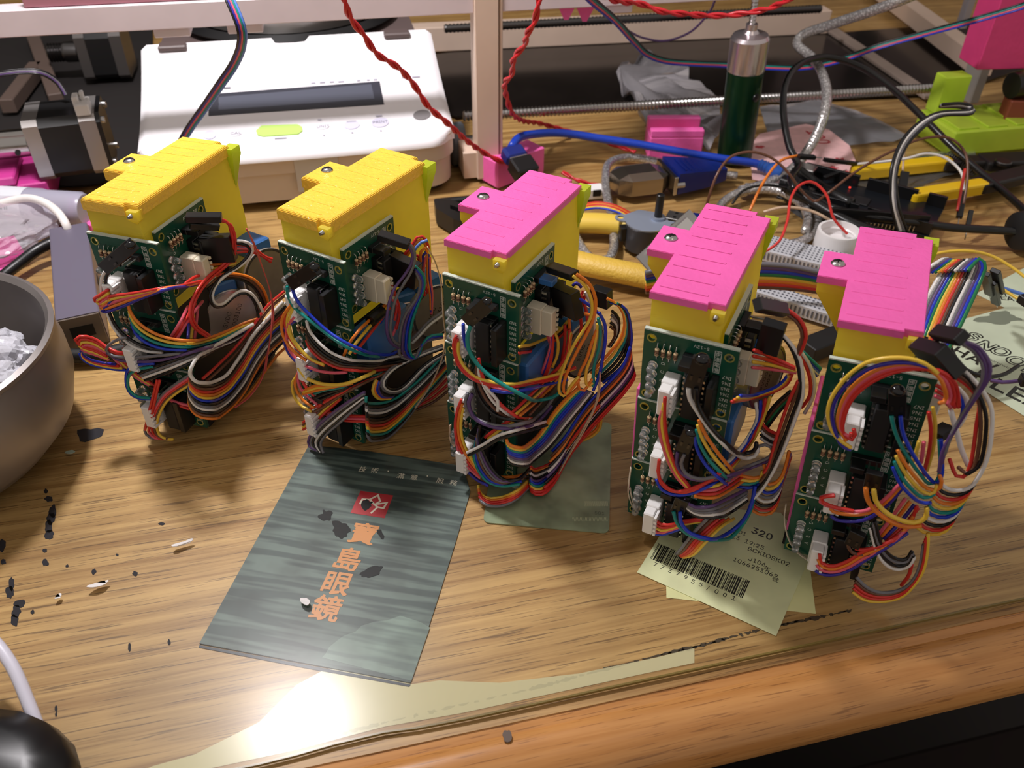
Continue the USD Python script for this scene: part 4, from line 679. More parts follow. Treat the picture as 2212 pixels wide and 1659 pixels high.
# ---------------------------------------------------------------- module 3 (pink lid, centre)
u = Unit(3, PNK, 'pink-lidded yellow module with a blue jumper on its side board, middle of the row'); c = CR(940, 560, 2.963); Wr, Rb = u.wire, u.ribbon
u.plug(*c([(345, 280)]), *c([(205, 400)]), .020, .018, .0058); u.glue(*c([(335, 270)])[0], .021, .0018)
u.plug(*c([(735, 50)]), *c([(895, 105)]), .010, .026, .0032, .0046, 2); u.plug(*c([(775, 240)]), *c([(912, 300)]), .008, .022, .0125, .0050, 7); u.plug(*c([(1010, 225)]), *c([(1118, 258)]), .004, .010, .0080, .0048, 4)
u.motor(*c([(960, 580)])[0], -.004, u.R@np.array([.95, -.3, .1]))
obj('motor_mount', u.W(mv(cbox(.010, .03, .020, .001), (UW+.003, .020, -.063))), BLP, u.thing)
Wr('B', c([(180, 415), (182, 480), (200, 560), (240, 625)]), .018); Wr('N', c([(228, 425), (207, 490), (216, 580), (262, 662), (340, 740), (450, 812), (570, 875), (680, 900), (760, 880), (805, 845)]), .020, .00085)
Rb('RRY', c([(135, 492), (118, 540), (125, 600), (150, 680), (230, 760), (340, 802), (480, 815), (620, 795), (760, 765), (900, 690)]), c([(150, 530), (148, 600), (180, 680), (255, 750), (360, 785), (480, 800), (620, 775), (750, 745), (900, 700)]), .018)
Wr('I', c([(310, 790), (420, 832), (530, 840)]), .016); Wr('B', c([(340, 835), (460, 852), (580, 836), (720, 800), (850, 770)]), .017)
Rb('KMWR', c([(262, 690), (250, 760), (262, 840), (310, 930), (390, 1000), (500, 1030), (570, 1035)]), c([(280, 635), (300, 740), (360, 850), (420, 930), (510, 1000), (620, 1020)]), .017); Wr('W', c([(290, 770), (335, 830), (400, 905), (400, 970)]), .018)
Wr('G', c([(208, 860), (195, 920), (230, 1000), (330, 1050), (450, 1070), (560, 1050), (660, 1000), (720, 940), (765, 870)]), .019, .00085); Wr('P', c([(236, 865), (215, 930), (255, 1020), (360, 1070), (480, 1086), (590, 1070), (680, 1020), (745, 940)]), .020, .00085)
Rb('RYO', c([(490, 985), (600, 880), (720, 760), (800, 680), (842, 600), (862, 450)]), c([(545, 1000), (680, 880), (760, 800), (815, 700), (842, 640), (870, 480)]), .016); Rb('IM', c([(540, 1000), (640, 900), (740, 790)]), c([(600, 1000), (690, 900), (770, 800)]), .014)
Rb('ROY', c([(170, 898), (145, 960), (130, 1050), (135, 1130), (162, 1220), (225, 1320), (290, 1390)]), c([(182, 950), (165, 1050), (172, 1140), (205, 1230), (265, 1330)]), .018); Wr('I', c([(130, 1100), (150, 1230), (220, 1340), (290, 1400)]), .017); Wr('D', c([(150, 1250), (190, 1335), (265, 1410), (340, 1450)]), .016)
Rb('WK', c([(205, 1238), (300, 1190), (400, 1130), (500, 1100), (600, 1072), (710, 1040)]), c([(212, 1255), (305, 1212), (408, 1152), (505, 1122), (605, 1095), (720, 1060)]), .023); Rb('RY', c([(320, 1140), (400, 1080), (480, 1030)]), c([(340, 1150), (420, 1090), (500, 1045)]), .015)
Wr('O', c([(600, 1075), (660, 1055), (740, 1045)]), .018)
Rb('NBMGPK', c([(262, 1160), (250, 1260), (276, 1350), (330, 1420), (420, 1452), (540, 1440)]), c([(288, 1060), (278, 1130), (312, 1240), (372, 1350), (442, 1412), (530, 1410), (600, 1345)]), .019)
Rb('OM', c([(385, 1390), (480, 1395), (590, 1370)]), c([(400, 1410), (490, 1410), (600, 1390)]), .012)
Rb('OYNBBPGWK', c([(455, 1150), (470, 1185), (530, 1205), (600, 1180), (680, 1100), (760, 980), (840, 890), (918, 820)]), c([(470, 1280), (500, 1312), (560, 1322), (640, 1282), (740, 1192), (830, 1080), (920, 970), (1010, 855)]), .024)
Rb('OYNKKB', c([(1100, 252), (1180, 300), (1214, 390), (1190, 500), (1110, 605), (1065, 655), (1000, 730)]), c([(1120, 272), (1212, 312), (1250, 430), (1250, 560), (1200, 680), (1075, 790)]), .020)
Rb('KGWKM', c([(1130, 330), (1170, 370), (1170, 470), (1120, 560)]), c([(1120, 430), (1150, 450), (1150, 500), (1110, 560)]), .012)
Rb('BMOKWPKRR', c([(1250, 560), (1205, 680), (1100, 800), (1000, 900), (920, 1005), (830, 1140), (750, 1228)]), c([(1255, 690), (1278, 745), (1205, 860), (1105, 970), (1000, 1085), (905, 1200), (820, 1310), (750, 1440), (690, 1500)]), .0235, .018)
Rb('ROKWKPBNYRR', c([(608, 1325), (650, 1342), (730, 1312), (800, 1252), (880, 1150), (960, 1040), (1050, 930)]), c([(608, 1465), (630, 1502), (690, 1505), (760, 1435), (822, 1322), (890, 1215), (970, 1110), (1060, 1005)]), .022, .016)
Rb('YORRG', c([(275, 1448), (290, 1500), (350, 1532), (430, 1522), (520, 1482), (600, 1410)]), c([(285, 1540), (330, 1575), (430, 1578), (520, 1535), (600, 1460)]), .016)
Rb('YO', c([(882, 108), (952, 160), (1000, 260), (1000, 360), (958, 440), (888, 550), (828, 680), (793, 800), (800, 868), (835, 875), (855, 830), (885, 790), (920, 750)]), c([(905, 95), (980, 150), (1026, 250), (1016, 370), (974, 470), (908, 590), (855, 700), (820, 810), (822, 850), (836, 868), (860, 845), (890, 810), (922, 770)]), .028)
Rb('OYNB', c([(1035, 450), (1000, 540), (965, 650), (920, 740), (918, 820), (942, 850), (970, 820), (1010, 760)]), c([(1048, 340), (1088, 420), (1090, 520), (1070, 640), (1052, 740), (1012, 840)]), .026)
Rb('RRDI', c([(715, 345), (747, 440), (752, 560), (725, 700), (700, 755)]), c([(714, 460), (742, 520), (720, 620), (680, 730)]), .015); Rb('YI', c([(750, 440), (785, 520), (780, 620), (750, 690)]), c([(720, 490), (748, 600), (715, 740)]), .013)
Rb('YKR', c([(540, 560), (660, 530), (780, 470), (868, 375)]), c([(540, 600), (650, 575), (780, 510), (860, 430)]), .006); Rb('OR', c([(855, 380), (862, 500), (840, 620)]), c([(830, 420), (830, 520), (810, 650)]), .008)
Rb('DRR', c([(935, 180), (905, 150), (880, 170)]), c([(960, 230), (930, 330), (935, 450), (900, 560)]), .008); Rb('WR', c([(960, 210), (1000, 300), (1020, 400), (1022, 490)]), c([(930, 230), (965, 320), (975, 420), (960, 500)]), .012); Rb('BO', c([(912, 245), (980, 290), (1050, 350)]), c([(905, 345), (960, 350), (1010, 360)]), .020)
Rb('YO', c([(1062, 1020), (1055, 1080), (1010, 1130), (900, 1180), (845, 1222)]), c([(1050, 1020), (1040, 1075), (1000, 1115), (900, 1160)]), .010)
u.band(c([(1055, 725), (1050, 860), (1010, 980), (940, 1120), (850, 1262), (790, 1370)]), BUR, .029); u.band(c([(1058, 740), (1025, 930), (950, 1080), (870, 1225), (800, 1355)]), BUR, .0285)
u.band(c([(98, 1060), (95, 1120), (110, 1180), (128, 1195)]), BUR, .008)

# ---------------------------------------------------------------- module 4 (ridged pink lid)
u = Unit(4, PNK, 'pink-lidded module with ridges across its lid, standing on the barcode receipt'); c = CR(1350, 620, 2.765); Wr, Rb = u.wire, u.ribbon
u.plug(*c([(458, 425)]), *c([(405, 595)]), .020, .019, .0058); u.glue(*c([(460, 430)])[0], .0215, .0026); u.plug(*c([(400, 850)]), *c([(345, 975)]), .019, .018, .0056); u.glue(*c([(395, 870)])[0], .020, .0022); u.plug(*c([(345, 1260)]), *c([(315, 1335)]), .019, .018, .0056)
u.plug(*c([(790, 105)]), *c([(955, 138)]), .010, .026, .0032, .0046, 2); u.plug(*c([(805, 280)]), *c([(940, 320)]), .008, .022, .0125, .0050, 7)
u.motor(*c([(850, 540)])[0], -.006, u.R@np.array([.95, -.3, .1])); obj('motor_mount', u.W(mv(cbox(.012, .03, .024, .001), (UW+.003, .020, -.066))), BLP, u.thing)
Wr('W', c([(380, 602), (385, 660), (430, 740), (500, 840), (580, 930), (660, 995), (735, 1022), (785, 1000), (792, 955)]), .020, .00085); Wr('K', c([(425, 605), (430, 690), (480, 790), (560, 890), (640, 965), (720, 995), (775, 975), (785, 930)]), .021, .00085)
Rb('OYNB', c([(440, 795), (480, 880), (540, 970), (620, 1070), (700, 1128), (790, 1140), (836, 1110), (830, 1060)]), c([(422, 880), (425, 950), (480, 1060), (560, 1140), (660, 1190), (745, 1200), (805, 1178)]), .020)
Rb('RYI', c([(240, 658), (236, 740), (242, 850), (272, 990), (322, 1110), (385, 1192)]), c([(225, 735), (205, 810), (212, 890), (252, 1020), (312, 1140), (372, 1200)]), .018)
Wr('Y', c([(225, 745), (215, 830), (222, 920), (262, 1050), (330, 1160), (380, 1205)]), .017)
Wr('P', c([(315, 990), (310, 1060), (360, 1130), (460, 1155), (600, 1130), (750, 1080)]), .018); Wr('G', c([(355, 1000), (336, 1060), (370, 1120), (450, 1146), (540, 1132), (640, 1100), (760, 1060), (868, 1010), (882, 970), (850, 942), (800, 950)]), .020); Wr('P', c([(600, 1150), (750, 1080), (860, 1035), (890, 990)]), .019)
Rb('RRB', c([(205, 1032), (200, 1110), (222, 1182), (290, 1222), (400, 1202), (500, 1160), (570, 1108)]), c([(188, 1150), (222, 1212), (300, 1242), (400, 1232), (500, 1190), (640, 1108)]), .019)
Rb('YIRO', c([(440, 1195), (540, 1188), (620, 1140), (700, 1078)]), c([(415, 1250), (520, 1260), (610, 1222), (720, 1150)]), .017)
Rb('PGGWK', c([(350, 1265), (400, 1310), (500, 1312), (600, 1270), (730, 1205)]), c([(370, 1330), (430, 1370), (540, 1376), (640, 1340), (730, 1275)]), .019)
Wr('B', c([(330, 1345), (336, 1410), (390, 1470), (480, 1500), (580, 1490), (660, 1440), (722, 1370), (760, 1280), (778, 1190)]), .022, .00085); Wr('N', c([(290, 1342), (312, 1410), (370, 1472), (450, 1502), (560, 1512), (640, 1490), (702, 1420), (750, 1330), (772, 1250)]), .021, .00085)
Rb('RRY', c([(175, 1372), (200, 1410), (260, 1422), (340, 1400), (465, 1382)]), c([(168, 1415), (195, 1450), (250, 1450), (340, 1420), (450, 1400)]), .016); Rb('IB', c([(165, 1442), (200, 1470), (260, 1455), (335, 1430)]), c([(160, 1450), (195, 1480), (260, 1468), (340, 1440)]), .016)
Rb('GMRROY', c([(490, 1385), (400, 1480), (340, 1560), (308, 1595)]), c([(650, 1385), (565, 1440), (475, 1530), (405, 1600), (350, 1615)]), .020)
Rb('WBRY', c([(780, 690), (790, 780), (740, 890), (660, 1000), (600, 1060)]), c([(868, 655), (835, 760), (785, 880), (712, 990), (630, 1092)]), .014)
Rb('RMKW', c([(1035, 560), (980, 680), (930, 820), (888, 960), (862, 1060), (830, 1110)]), c([(1062, 560), (1062, 650), (1012, 800), (952, 960), (880, 1112), (800, 1232), (765, 1265)]), .022)
Rb('WK', c([(940, 282), (992, 340), (1042, 420), (1064, 540), (1064, 650)]), c([(950, 305), (985, 350), (1022, 430), (1045, 540), (1045, 640)]), .022)
Rb('RRYI', c([(772, 378), (880, 420), (1015, 482)]), c([(762, 480), (880, 492), (1025, 512)]), .014); Rb('RM', c([(965, 132), (1042, 190), (1082, 280), (1062, 360), (1040, 405)]), c([(955, 152), (1030, 210), (1062, 290), (1042, 360), (1030, 400)]), .022)
Rb('ROYB', c([(640, 685), (780, 658), (900, 620), (972, 575), (998, 520)]), c([(690, 650), (790, 640), (900, 600), (950, 560), (970, 530)]), .012)
Rb('WR', c([(1050, 385), (1100, 460), (1132, 560), (1122, 660), (1072, 755)]), c([(1040, 400), (1085, 480), (1108, 570), (1100, 660), (1055, 720)]), .010); Rb('NBLWB', c([(1060, 385), (1170, 490)]), c([(1050, 425), (1150, 530)]), .002)
Rb('OYBGWKRO', c([(830, 1160), (872, 1180), (930, 1140), (962, 1060), (980, 980)]), c([(745, 1320), (800, 1356), (870, 1352), (905, 1302), (930, 1200), (962, 1100), (990, 1010)]), .018, .014)
Rb('KMEK', c([(830, 790), (900, 700), (990, 620)]), c([(850, 840), (920, 745), (1005, 660)]), .008); Rb('RMWKW', c([(820, 815), (850, 850), (900, 875)]), c([(810, 900), (850, 930), (890, 950)]), .012)
u.band(c([(35, 1080), (22, 1180), (20, 1230), (50, 1320), (78, 1352)]), pm('rubber_pale', (214, 200, 178), .5), .004); u.band(c([(30, 1200), (45, 1270), (68, 1330)]), pm('rubber_pale', (214, 200, 178), .5), .005)

# ---------------------------------------------------------------- module 5 (pink lid, rightmost)
u = Unit(5, PNK, 'pink-lidded module with yellow and orange wires looping over its board, rightmost of the row'); c = CR(1690, 740, 2.86); Wr, Rb = u.wire, u.ribbon
u.plug(*c([(712, 300)]), *c([(706, 445)]), .020, .019, .0056); u.glue(*c([(712, 295)])[0], .0215, .0024); u.plug(*c([(572, 800)]), *c([(550, 895)]), .019, .018, .0056); u.plug(*c([(470, 1170)]), *c([(430, 1250)]), .019, .018, .0056)
C8b = CR(1900, 540, 4.609)
u.plug(*C8b([(560, 815)]), *C8b([(825, 875)]), .010, .026, .0032, .0046, 2); u.plug(*C8b([(440, 1030)]), *C8b([(715, 1120)]), .006, .022, .0110, .0050, 7); u.plug(*c([(950, 530)]), *c([(1030, 570)]), .004, .014, .003, .006, 2)
Rb('YD', c([(425, 650), (330, 580), (285, 480), (290, 380), (342, 280), (422, 190), (530, 120), (660, 95), (790, 100), (890, 135), (960, 190)]), c([(425, 662), (370, 640), (322, 540), (306, 440), (330, 350), (370, 290), (430, 230), (540, 160), (670, 125), (800, 125), (900, 150)]), .026)
Rb('OIRR', c([(395, 605), (346, 520), (352, 420), (402, 310), (492, 220), (600, 160), (720, 135), (850, 145), (960, 200), (1000, 280), (1008, 360), (970, 375)]), c([(440, 535), (450, 570), (420, 605), (375, 560), (378, 480), (430, 350), (540, 250), (680, 185), (820, 162), (960, 172), (1042, 222), (1082, 300), (1090, 390)]), .025)
Rb('NB', c([(675, 452), (690, 530), (730, 630), (790, 730), (850, 812), (915, 875), (955, 860), (975, 760), (970, 600)]), c([(730, 455), (742, 550), (790, 660), (850, 760), (910, 840), (950, 880), (985, 820), (985, 700), (980, 600)]), .021, .022)
Rb('OYNB', c([(712, 665), (760, 750), (830, 842), (900, 902), (962, 912), (984, 860), (972, 820)]), c([(683, 770), (720, 860), (790, 942), (870, 992), (920, 990)]), .024)
Rb('OY', c([(515, 898), (530, 980), (590, 1052), (680, 1112), (780, 1138), (860, 1130)]), c([(565, 908), (578, 980), (640, 1050), (740, 1100), (830, 1110), (886, 1080), (892, 1020)]), .024, .025, .0009)
Rb('IOD', c([(320, 940), (235, 958), (240, 992), (330, 1022), (450, 1046), (540, 1030), (630, 970), (720, 880)]), c([(300, 1070), (330, 1095), (420, 1105), (510, 1095), (600, 1045), (690, 960), (740, 900)]), .020, .018); Wr('R', c([(325, 945), (250, 955), (232, 970), (300, 1010), (440, 1040)]), .021)
Rb('ROID', c([(230, 1306), (242, 1360), (300, 1382), (400, 1352), (500, 1290), (640, 1242), (770, 1150), (832, 1010)]), c([(204, 1408), (240, 1432), (340, 1432), (440, 1392), (510, 1345), (650, 1262), (775, 1175)]), .018)
Rb('MR', c([(405, 1240), (420, 1290), (480, 1312), (560, 1302), (660, 1255)]), c([(450, 1272), (480, 1282), (600, 1255), (690, 1220)]), .018)
Rb('WKGK', c([(545, 1150), (580, 1280), (640, 1372), (720, 1402), (782, 1380), (815, 1325)]), c([(572, 1105), (612, 1250), (690, 1330), (760, 1345), (800, 1290)]), .018)
Rb('IODR', c([(760, 965), (690, 1060), (600, 1180)]), c([(842, 1020), (760, 1120), (640, 1230)]), .014); Wr('R', c([(735, 1500), (780, 1440), (800, 1370)]), .012)
Rb('GMRRY', c([(458, 1450), (520, 1512), (620, 1546), (720, 1532), (800, 1480), (850, 1380), (872, 1250)]), c([(434, 1540), (500, 1586), (600, 1600), (720, 1578), (812, 1500), (872, 1400), (897, 1270), (900, 1180)]), .018)
Rb('WKROYNBWKRY', c([(978, 865), (1012, 903), (1090, 915), (1160, 897), (1197, 855)]), c([(832, 1140), (890, 1180), (970, 1182), (1032, 1142), (1062, 1075)]), .018, .014)
Rb('WKMR', c([(1060, 130), (1150, 200), (1232, 290), (1290, 400), (1292, 560), (1270, 700), (1230, 800), (1190, 862)]), c([(1080, 220), (1170, 290), (1218, 370), (1200, 500), (1182, 650), (1160, 760), (1122, 830), (1082, 832), (1032, 720)]), .020, .018); Wr('W', c([(1040, 420), (1080, 560), (1110, 670), (1150, 762)]), .014, .0009)
Rb('PPG', c([(1130, -5), (1222, 40), (1280, 130), (1272, 220), (1200, 330), (1120, 450), (1040, 580), (990, 680), (968, 800)]), c([(1110, 5), (1190, 60), (1240, 140), (1240, 230), (1185, 330), (1110, 455), (1035, 590), (1000, 690)]), .026)
Rb('WB', c([(1085, 280), (1142, 350), (1132, 450), (1090, 520)]), c([(1075, 300), (1115, 370), (1110, 450), (1075, 510)]), .010); Rb('RRI', c([(955, 265), (1010, 300), (1070, 350), (1090, 400)]), c([(945, 330), (990, 350), (1040, 400)]), .010)
Rb('RY', c([(905, 430), (918, 540), (905, 680), (870, 820)]), c([(930, 400), (944, 500), (932, 650), (892, 790)]), .012); Rb('YI', c([(845, 610), (812, 730)]), c([(875, 615), (858, 740)]), .015)
u.band(c([(22, 1000), (12, 1090), (42, 1220), (90, 1292), (150, 1335)]), pm('rubber_pale', (214, 200, 178), .5), .003)

# ================================================================ the wooden machine frame behind
PA = 12.3
PE = np.array([math.cos(deg(PA)), math.sin(deg(PA)), 0]); PN = np.array([-PE[1], PE[0], 0])
PO = np.array([-.0275, .5891, 0]); PMX = fr(PO, PE, PN, Z1)          # origin: foot of the post, front left
def pbox(u0, u1, n0, n1, z0, z1, ch=.0006): return tf(mv(cbox(u1-u0, n1-n0, z1-z0, ch), ((u0+u1)/2, (n0+n1)/2, (z0+z1)/2)), PMX)
WHITEP = pm('white_laminate', (212, 198, 202), .4, var=.05, scale=30); REFLW = pm('rail_reflection', (150, 134, 124), .6, var=.1, scale=30)
frame_ = T('machine_frame', PO, 'pale wooden machine frame of post and cross beams standing behind the modules', 'machine frame')
obj('post', cat_(pbox(0, .0165, 0, .019, .0014, .45), pbox(.0172, .0195, .001, .019, .0014, .45)), FRAMEW, frame_)
obj('post_foot', pbox(-.010, .016, .003, .030, .0014, .022), FRAMEW, frame_)
obj('cross_beam', pbox(-.62, .0, .002, .018, .120, .1355), WHITEP, frame_)
obj('cross_beam', pbox(.0195, .24, .002, .018, .120, .1355), WHITEP, frame_)
obj('panel', pbox(-.275, -.02, .0045, .0085, .1358, .165), pm('pink_panel', (168, 112, 124), .5), frame_, label='pinkish panel standing on the cross beam')
for a in (-.205, -.16, .09): obj('beam_bracket', pbox(a, a+.022, .004, .02, .1145, .120), WHITEP, frame_)
# low rear beam and right-hand rail
rb0, rb1 = G(1060, 110), G(1786, 76)
re = nrm(rb1-rb0); rn = np.cross(Z1, re); RM = fr(rb0, re, rn, Z1); RL = np.linalg.norm(rb1-rb0)
obj('rear_beam', tf(mv(cbox(RL+.09, .02, .0241, .0008), (RL/2-.045, .01, .01345)), RM), FRAMEW, frame_)
def rail(pa, pb, w, h, z0, name, mat, parent):
    a, b = G(pa[0], pa[1], z0), G(pb[0], pb[1], z0); x = nrm(b-a); y = np.cross(Z1, x); L = np.linalg.norm(b-a)
    return obj(name, tf(mv(cbox(L, w, h, .0008), (L/2, 0, h/2)), fr(a, x, y, Z1)), mat, parent)
rail((1880, -20), (2120, 165), .018, .018, .006, 'side_rail', FRAMEW, frame_)
rail((1775, 55), (2010, 215), .014, .004, .0014, 'side_strip', REFLW, frame_)  # reflection of the side rail in the mat, modelled as a thin strip
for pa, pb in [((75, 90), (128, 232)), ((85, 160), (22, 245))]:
    rail(pa, pb, .012, .012, .004, 'side_strip', pm('dim_batten', (92, 76, 68), .65), frame_)
# threaded rods
def rod(name, A, B, r, pitch, label, mat, hd=None):
    L = np.linalg.norm(B-A); n = int(L/pitch); z = np.linspace(0, L, 2*n+1); rr = np.where(np.arange(2*n+1) % 2, r, r*.78)
    prof = [(0, 0)]+list(zip(rr, z))+[(0, L)]
    return obj(name, tf(lathe(prof, 12), frame_z(A, B)), mat, smooth=60, label=label, cat='threaded rod')
def frame_z(A, B):
    z = nrm(np.array(B)-np.array(A)); x = nrm(np.cross([0, 0, 1.0] if abs(z[2]) < .9 else [1.0, 0, 0], z)); return fr(np.array(A), x, np.cross(z, x), z)
rA, rB = G(1000, 251, .030), G(2086, 186, .030)
rod('threaded_rod', rA, rB, .0042, .0030, 'bright threaded rod running behind the clutter from the post to the lime block', MTIN)
rA2, rB2 = G(960, 62, .045), G(1773, 19, .045)
rod('threaded_rod', rA2, rB2, .0042, .0036, 'dark threaded rod above the rear beam, ending left of the frosted block', MDS)
obj('rod_block', tf(mv(cbox(.010, .02, .045, .001), (.002, .002, .0255)), frame(G(2085, 225), PE)), pm('frosted_block', (150, 146, 140), .4, alpha=.8), label='frosted grey printed block holding the right end of the bright rod', cat='printed part')
knob = T('rod_coupling', G(1003, 290), 'round grey coupling on the rod beside the white scale', 'coupling')
knob.base[2] = .02
obj('wheel', tf(mv(cyl(.0165, .011, 28, ch=.0015), (0, 0, -.012)), frame_z(G(1004, 256, .033), rB)), pm('grey_rubber', (98, 104, 112), .4), knob, smooth=35)
obj('hub', tf(mv(cyl(.006, .012, 18), (0, 0, -.004)), frame_z(G(1004, 256, .033), rB)), MDS, knob, smooth=35)

# dark sheet added under the frame: shade at the back put into colour
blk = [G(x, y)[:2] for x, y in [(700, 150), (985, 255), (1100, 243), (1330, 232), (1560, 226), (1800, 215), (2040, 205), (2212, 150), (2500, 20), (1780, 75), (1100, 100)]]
BLKM = pm('shade_sheet', (24, 20, 18), .16, var=.4, scale=14)
obj('shade_sheet', mv(prism([tuple(p) for p in blk], .0012), (0, 0, .0001)), BLKM, label='dark sheet added for the shade at the back of the desk behind the bright rod', cat='sheet')
for i, q in enumerate([[(-60, 20), (190, 30), (330, 60), (330, 330), (215, 400), (150, 405), (30, 395), (-100, 330)]]):
    obj('black_layer', mv(prism([tuple(G(x, y)[:2]) for x, y in q], .001), (0, 0, .0001)), pm('black_layer', (26, 21, 20), .85), label='flat black layer under the stepper motor at the left', cat='cloth')  # thin black layer over the wood round the motor

# ================================================================ white precision scale
sO = np.array([-.253, .5235, 0]); sE = nrm(np.array([-.0397, .5713, 0])-sO); sN = np.cross(Z1, sE); SW = .2186; SM = fr(sO, sE, sN, Z1)
scale = T('weighing_scale', sO+sE*SW/2+sN*.07, 'white electronic precision scale with a long grey display behind the orange modules', 'scale')
SWH = pm('scale_white', (240, 238, 242), .28); SBE = pm('scale_beige', (204, 188, 174), .35); SCR = pm('lcd_glass', (54, 55, 66), .3)
zf, zb, dep = .040, .082, .110
def rrect(w, d, r, n0=0.0): return Polygon([(r, n0+r), (w-r, n0+r), (w-r, n0+d-r), (r, n0+d-r)]).buffer(r, 8)
obj('base', tf(mv(prism(rrect(SW-.006, .20, .022, .004), .020), (.003, 0, .004)), SM), SBE, scale, smooth=30)
obj('base_groove', tf(mv(prism(rrect(SW-.010, .19, .022, .007), .0015), (.005, 0, .0238)), SM), pm('groove_shadow_gap', (120, 104, 98), .6), scale)
obj('lower_case', tf(mv(prism(rrect(SW-.002, .205, .022, .001), .016), (.001, 0, .0252)), SM), SBE, scale, smooth=30)
# sloped top shell: front edge low, rising in a soft curve to the back
nu, nv = 48, 40; vs = []
def shell_z(t): return zf+.0025+(zb-zf)*(.15*t+.85*t**1.7)
gv = []
for j in range(nv+1):
    t = j/nv; inset = .002*t**1.2
    for i in range(nu+1):
        s = i/nu; x = inset+(SW-2*inset)*s; y = dep*t
        if t < .16: # rounded front corners and bowed front edge
            k = abs(2*s-1); y += (1-t/.16)*(.020*max(0, (k-.82)/.18)**2.2-.004*(1-k*k))
        gv.append((x, y, shell_z(t)-.0035*max(0, (abs(2*s-1)-.97)/.03)**2-.003*max(0, 1-t/.03)))
gv = np.array(gv); gb = gv.copy(); gb[:, 2] = np.minimum(gb[:, 2]-.003, .0405); m_ = len(gv)
idx = lambda i, j: j*(nu+1)+i
fq = [(idx(i, j), idx(i+1, j), idx(i+1, j+1), idx(i, j+1)) for j in range(nv) for i in range(nu)]
per = [(i, 0) for i in range(nu)]+[(nu, j) for j in range(nv)]+[(i, nv) for i in range(nu, 0, -1)]+[(0, j) for j in range(nv, 0, -1)]
sq = []
for a, b in zip(per, per[1:]+per[:1]): sq.append((idx(*a)+m_, idx(*b)+m_, idx(*b), idx(*a)))
fa_ = np.array(fq+sq+[(a+m_, d+m_, c+m_, b+m_) for a, b, c, d in fq])
obj('top_shell', tf(cat_((np.vstack([gv, gb]), fa_)), SM), SWH, scale, smooth=45)
def on_shell(px, py):
    """Photo point on the sloping shell, in shell coordinates (x, y)."""
    lo, hi = .03, .10
    for _ in range(40):
        z = (lo+hi)/2; l = SM[:3, :3].T@(G(px, py, z)-sO)
        if z < shell_z(min(max(l[1]/dep, 0), 1)): lo = z
        else: hi = z
    return l[:2]
def shell_patch(pts, h, lift=.0001, n=6):
    """Flat print or a low button on the shell."""
    pl = Polygon(pts); v, f = prism(pl.segmentize(.004), h); v = v.copy(); v[:, 2] += np.array([shell_z(min(max(y/dep, 0), 1)) for y in v[:, 1]])+lift
    return tf((v, f), SM)
CS = CR(280, 20, 2.9105)
sp = lambda pts: [on_shell(*p) for p in CS(pts)]
obj('display', shell_patch(sp([(497, 540), (1572, 458), (1600, 600), (497, 672)]), .0006), SCR, scale)
obj('display_window', shell_patch(sp([(560, 560), (1520, 478), (1540, 570), (560, 640)]), .0002, .0007), pm('lcd_panel', (82, 85, 98), .3), scale)
def ell(cx, cy, rx, ry, n=24): return [(cx+rx*math.cos(2*math.pi*k/n), cy+ry*math.sin(2*math.pi*k/n)-.075*rx*math.cos(2*math.pi*k/n)) for k in range(n)]
pill = [(830, 738), (1055, 730), (1085, 745), (1088, 770), (1060, 790), (840, 805), (805, 795), (795, 770)]
obj('button', shell_patch(sp(pill), .0008), pm('button_lime', (186, 222, 116), .4), scale, label='wide lime green button')
BTN = pm('button_lilac', (208, 206, 226), .4)
for cx, cy, rx, ry in [(1215, 740, 42, 18), (1397, 732, 50, 26), (1575, 716, 55, 30), (668, 787, 36, 16), (505, 795, 40, 26)]:
    obj('button', shell_patch(sp(ell(cx, cy, rx, ry)), .0006), BTN if rx > 45 or cx < 600 else pm('button_white', (228, 226, 234), .4), scale)
obj('spirit_level', shell_patch(sp(ell(1838, 668, 54, 30)), .0006), pm('level_grey', (128, 124, 126), .2), scale, label='round grey spirit level')
SPR = pm('scale_print', (120, 118, 130), .5)
def shell_text(s, cx, cy, h):
    v, f = text(s, h, .00003, False); v = v-np.array([v[:, 0].max()/2, h/2, 0]); l = on_shell(*CS([(cx, cy)])[0]); v = v+np.array([l[0], l[1], 0]); v[:, 2] += np.array([shell_z(min(max(y/dep, 0), 1)) for y in v[:, 1]])+.0009; return tf((v, f), SM)
for s, x, y, hh in [('CAL', 668, 786, .0028), ('UNIT', 1217, 743, .0026), ('PRINT', 1575, 715, .0026)]: obj('lettering', shell_text(s, x, y, hh), SPR, scale)
for x, y, w in [(590, 500, 90), (1155, 468, 28), (1212, 464, 34), (1272, 461, 30), (1330, 459, 38), (1440, 452, 22), (1500, 449, 20), (1545, 446, 24), (1735, 432, 46), (1800, 430, 50), (950, 815, 76), (940, 770, 120), (1395, 712, 60), (1195, 700, 24), (1567, 675, 40), (1222, 797, 10), (1400, 780, 12), (1580, 768, 12)]:
    obj('faint_print', shell_patch(sp([(x-w/2, y-4+w*.03), (x+w/2, y-4-w*.03), (x+w/2, y+4-w*.03), (x-w/2, y+4+w*.03)]), .00004, .0007), SPR if x < 700 else pm('scale_print_pale', (178, 176, 190), .5), scale)
obj('label_sticker', tf(mv(cbox(.030, .0004, .030, 0), (.118, .0005, .026)), SM), pm('tape_clear_grey', (196, 192, 190), .3), scale, label='strip of clear tape on the front of the scale')
rear = tf(mv(prism(rrect(SW-.024, .17, .02, 0), .055), (.012, dep-.003, .022)), SM); obj('rear_body', rear, pm('scale_dark_top', (92, 78, 76), .5), scale, smooth=30)
pc = sO+sE*SW*.50+sN*(dep+.085)
obj('pan_ring', mv(lathe([(.088, 0), (.090, .002), (.084, .006), (.078, .004), (.088, 0)], 48), pc+Z1*.080), MK, scale, smooth=35)
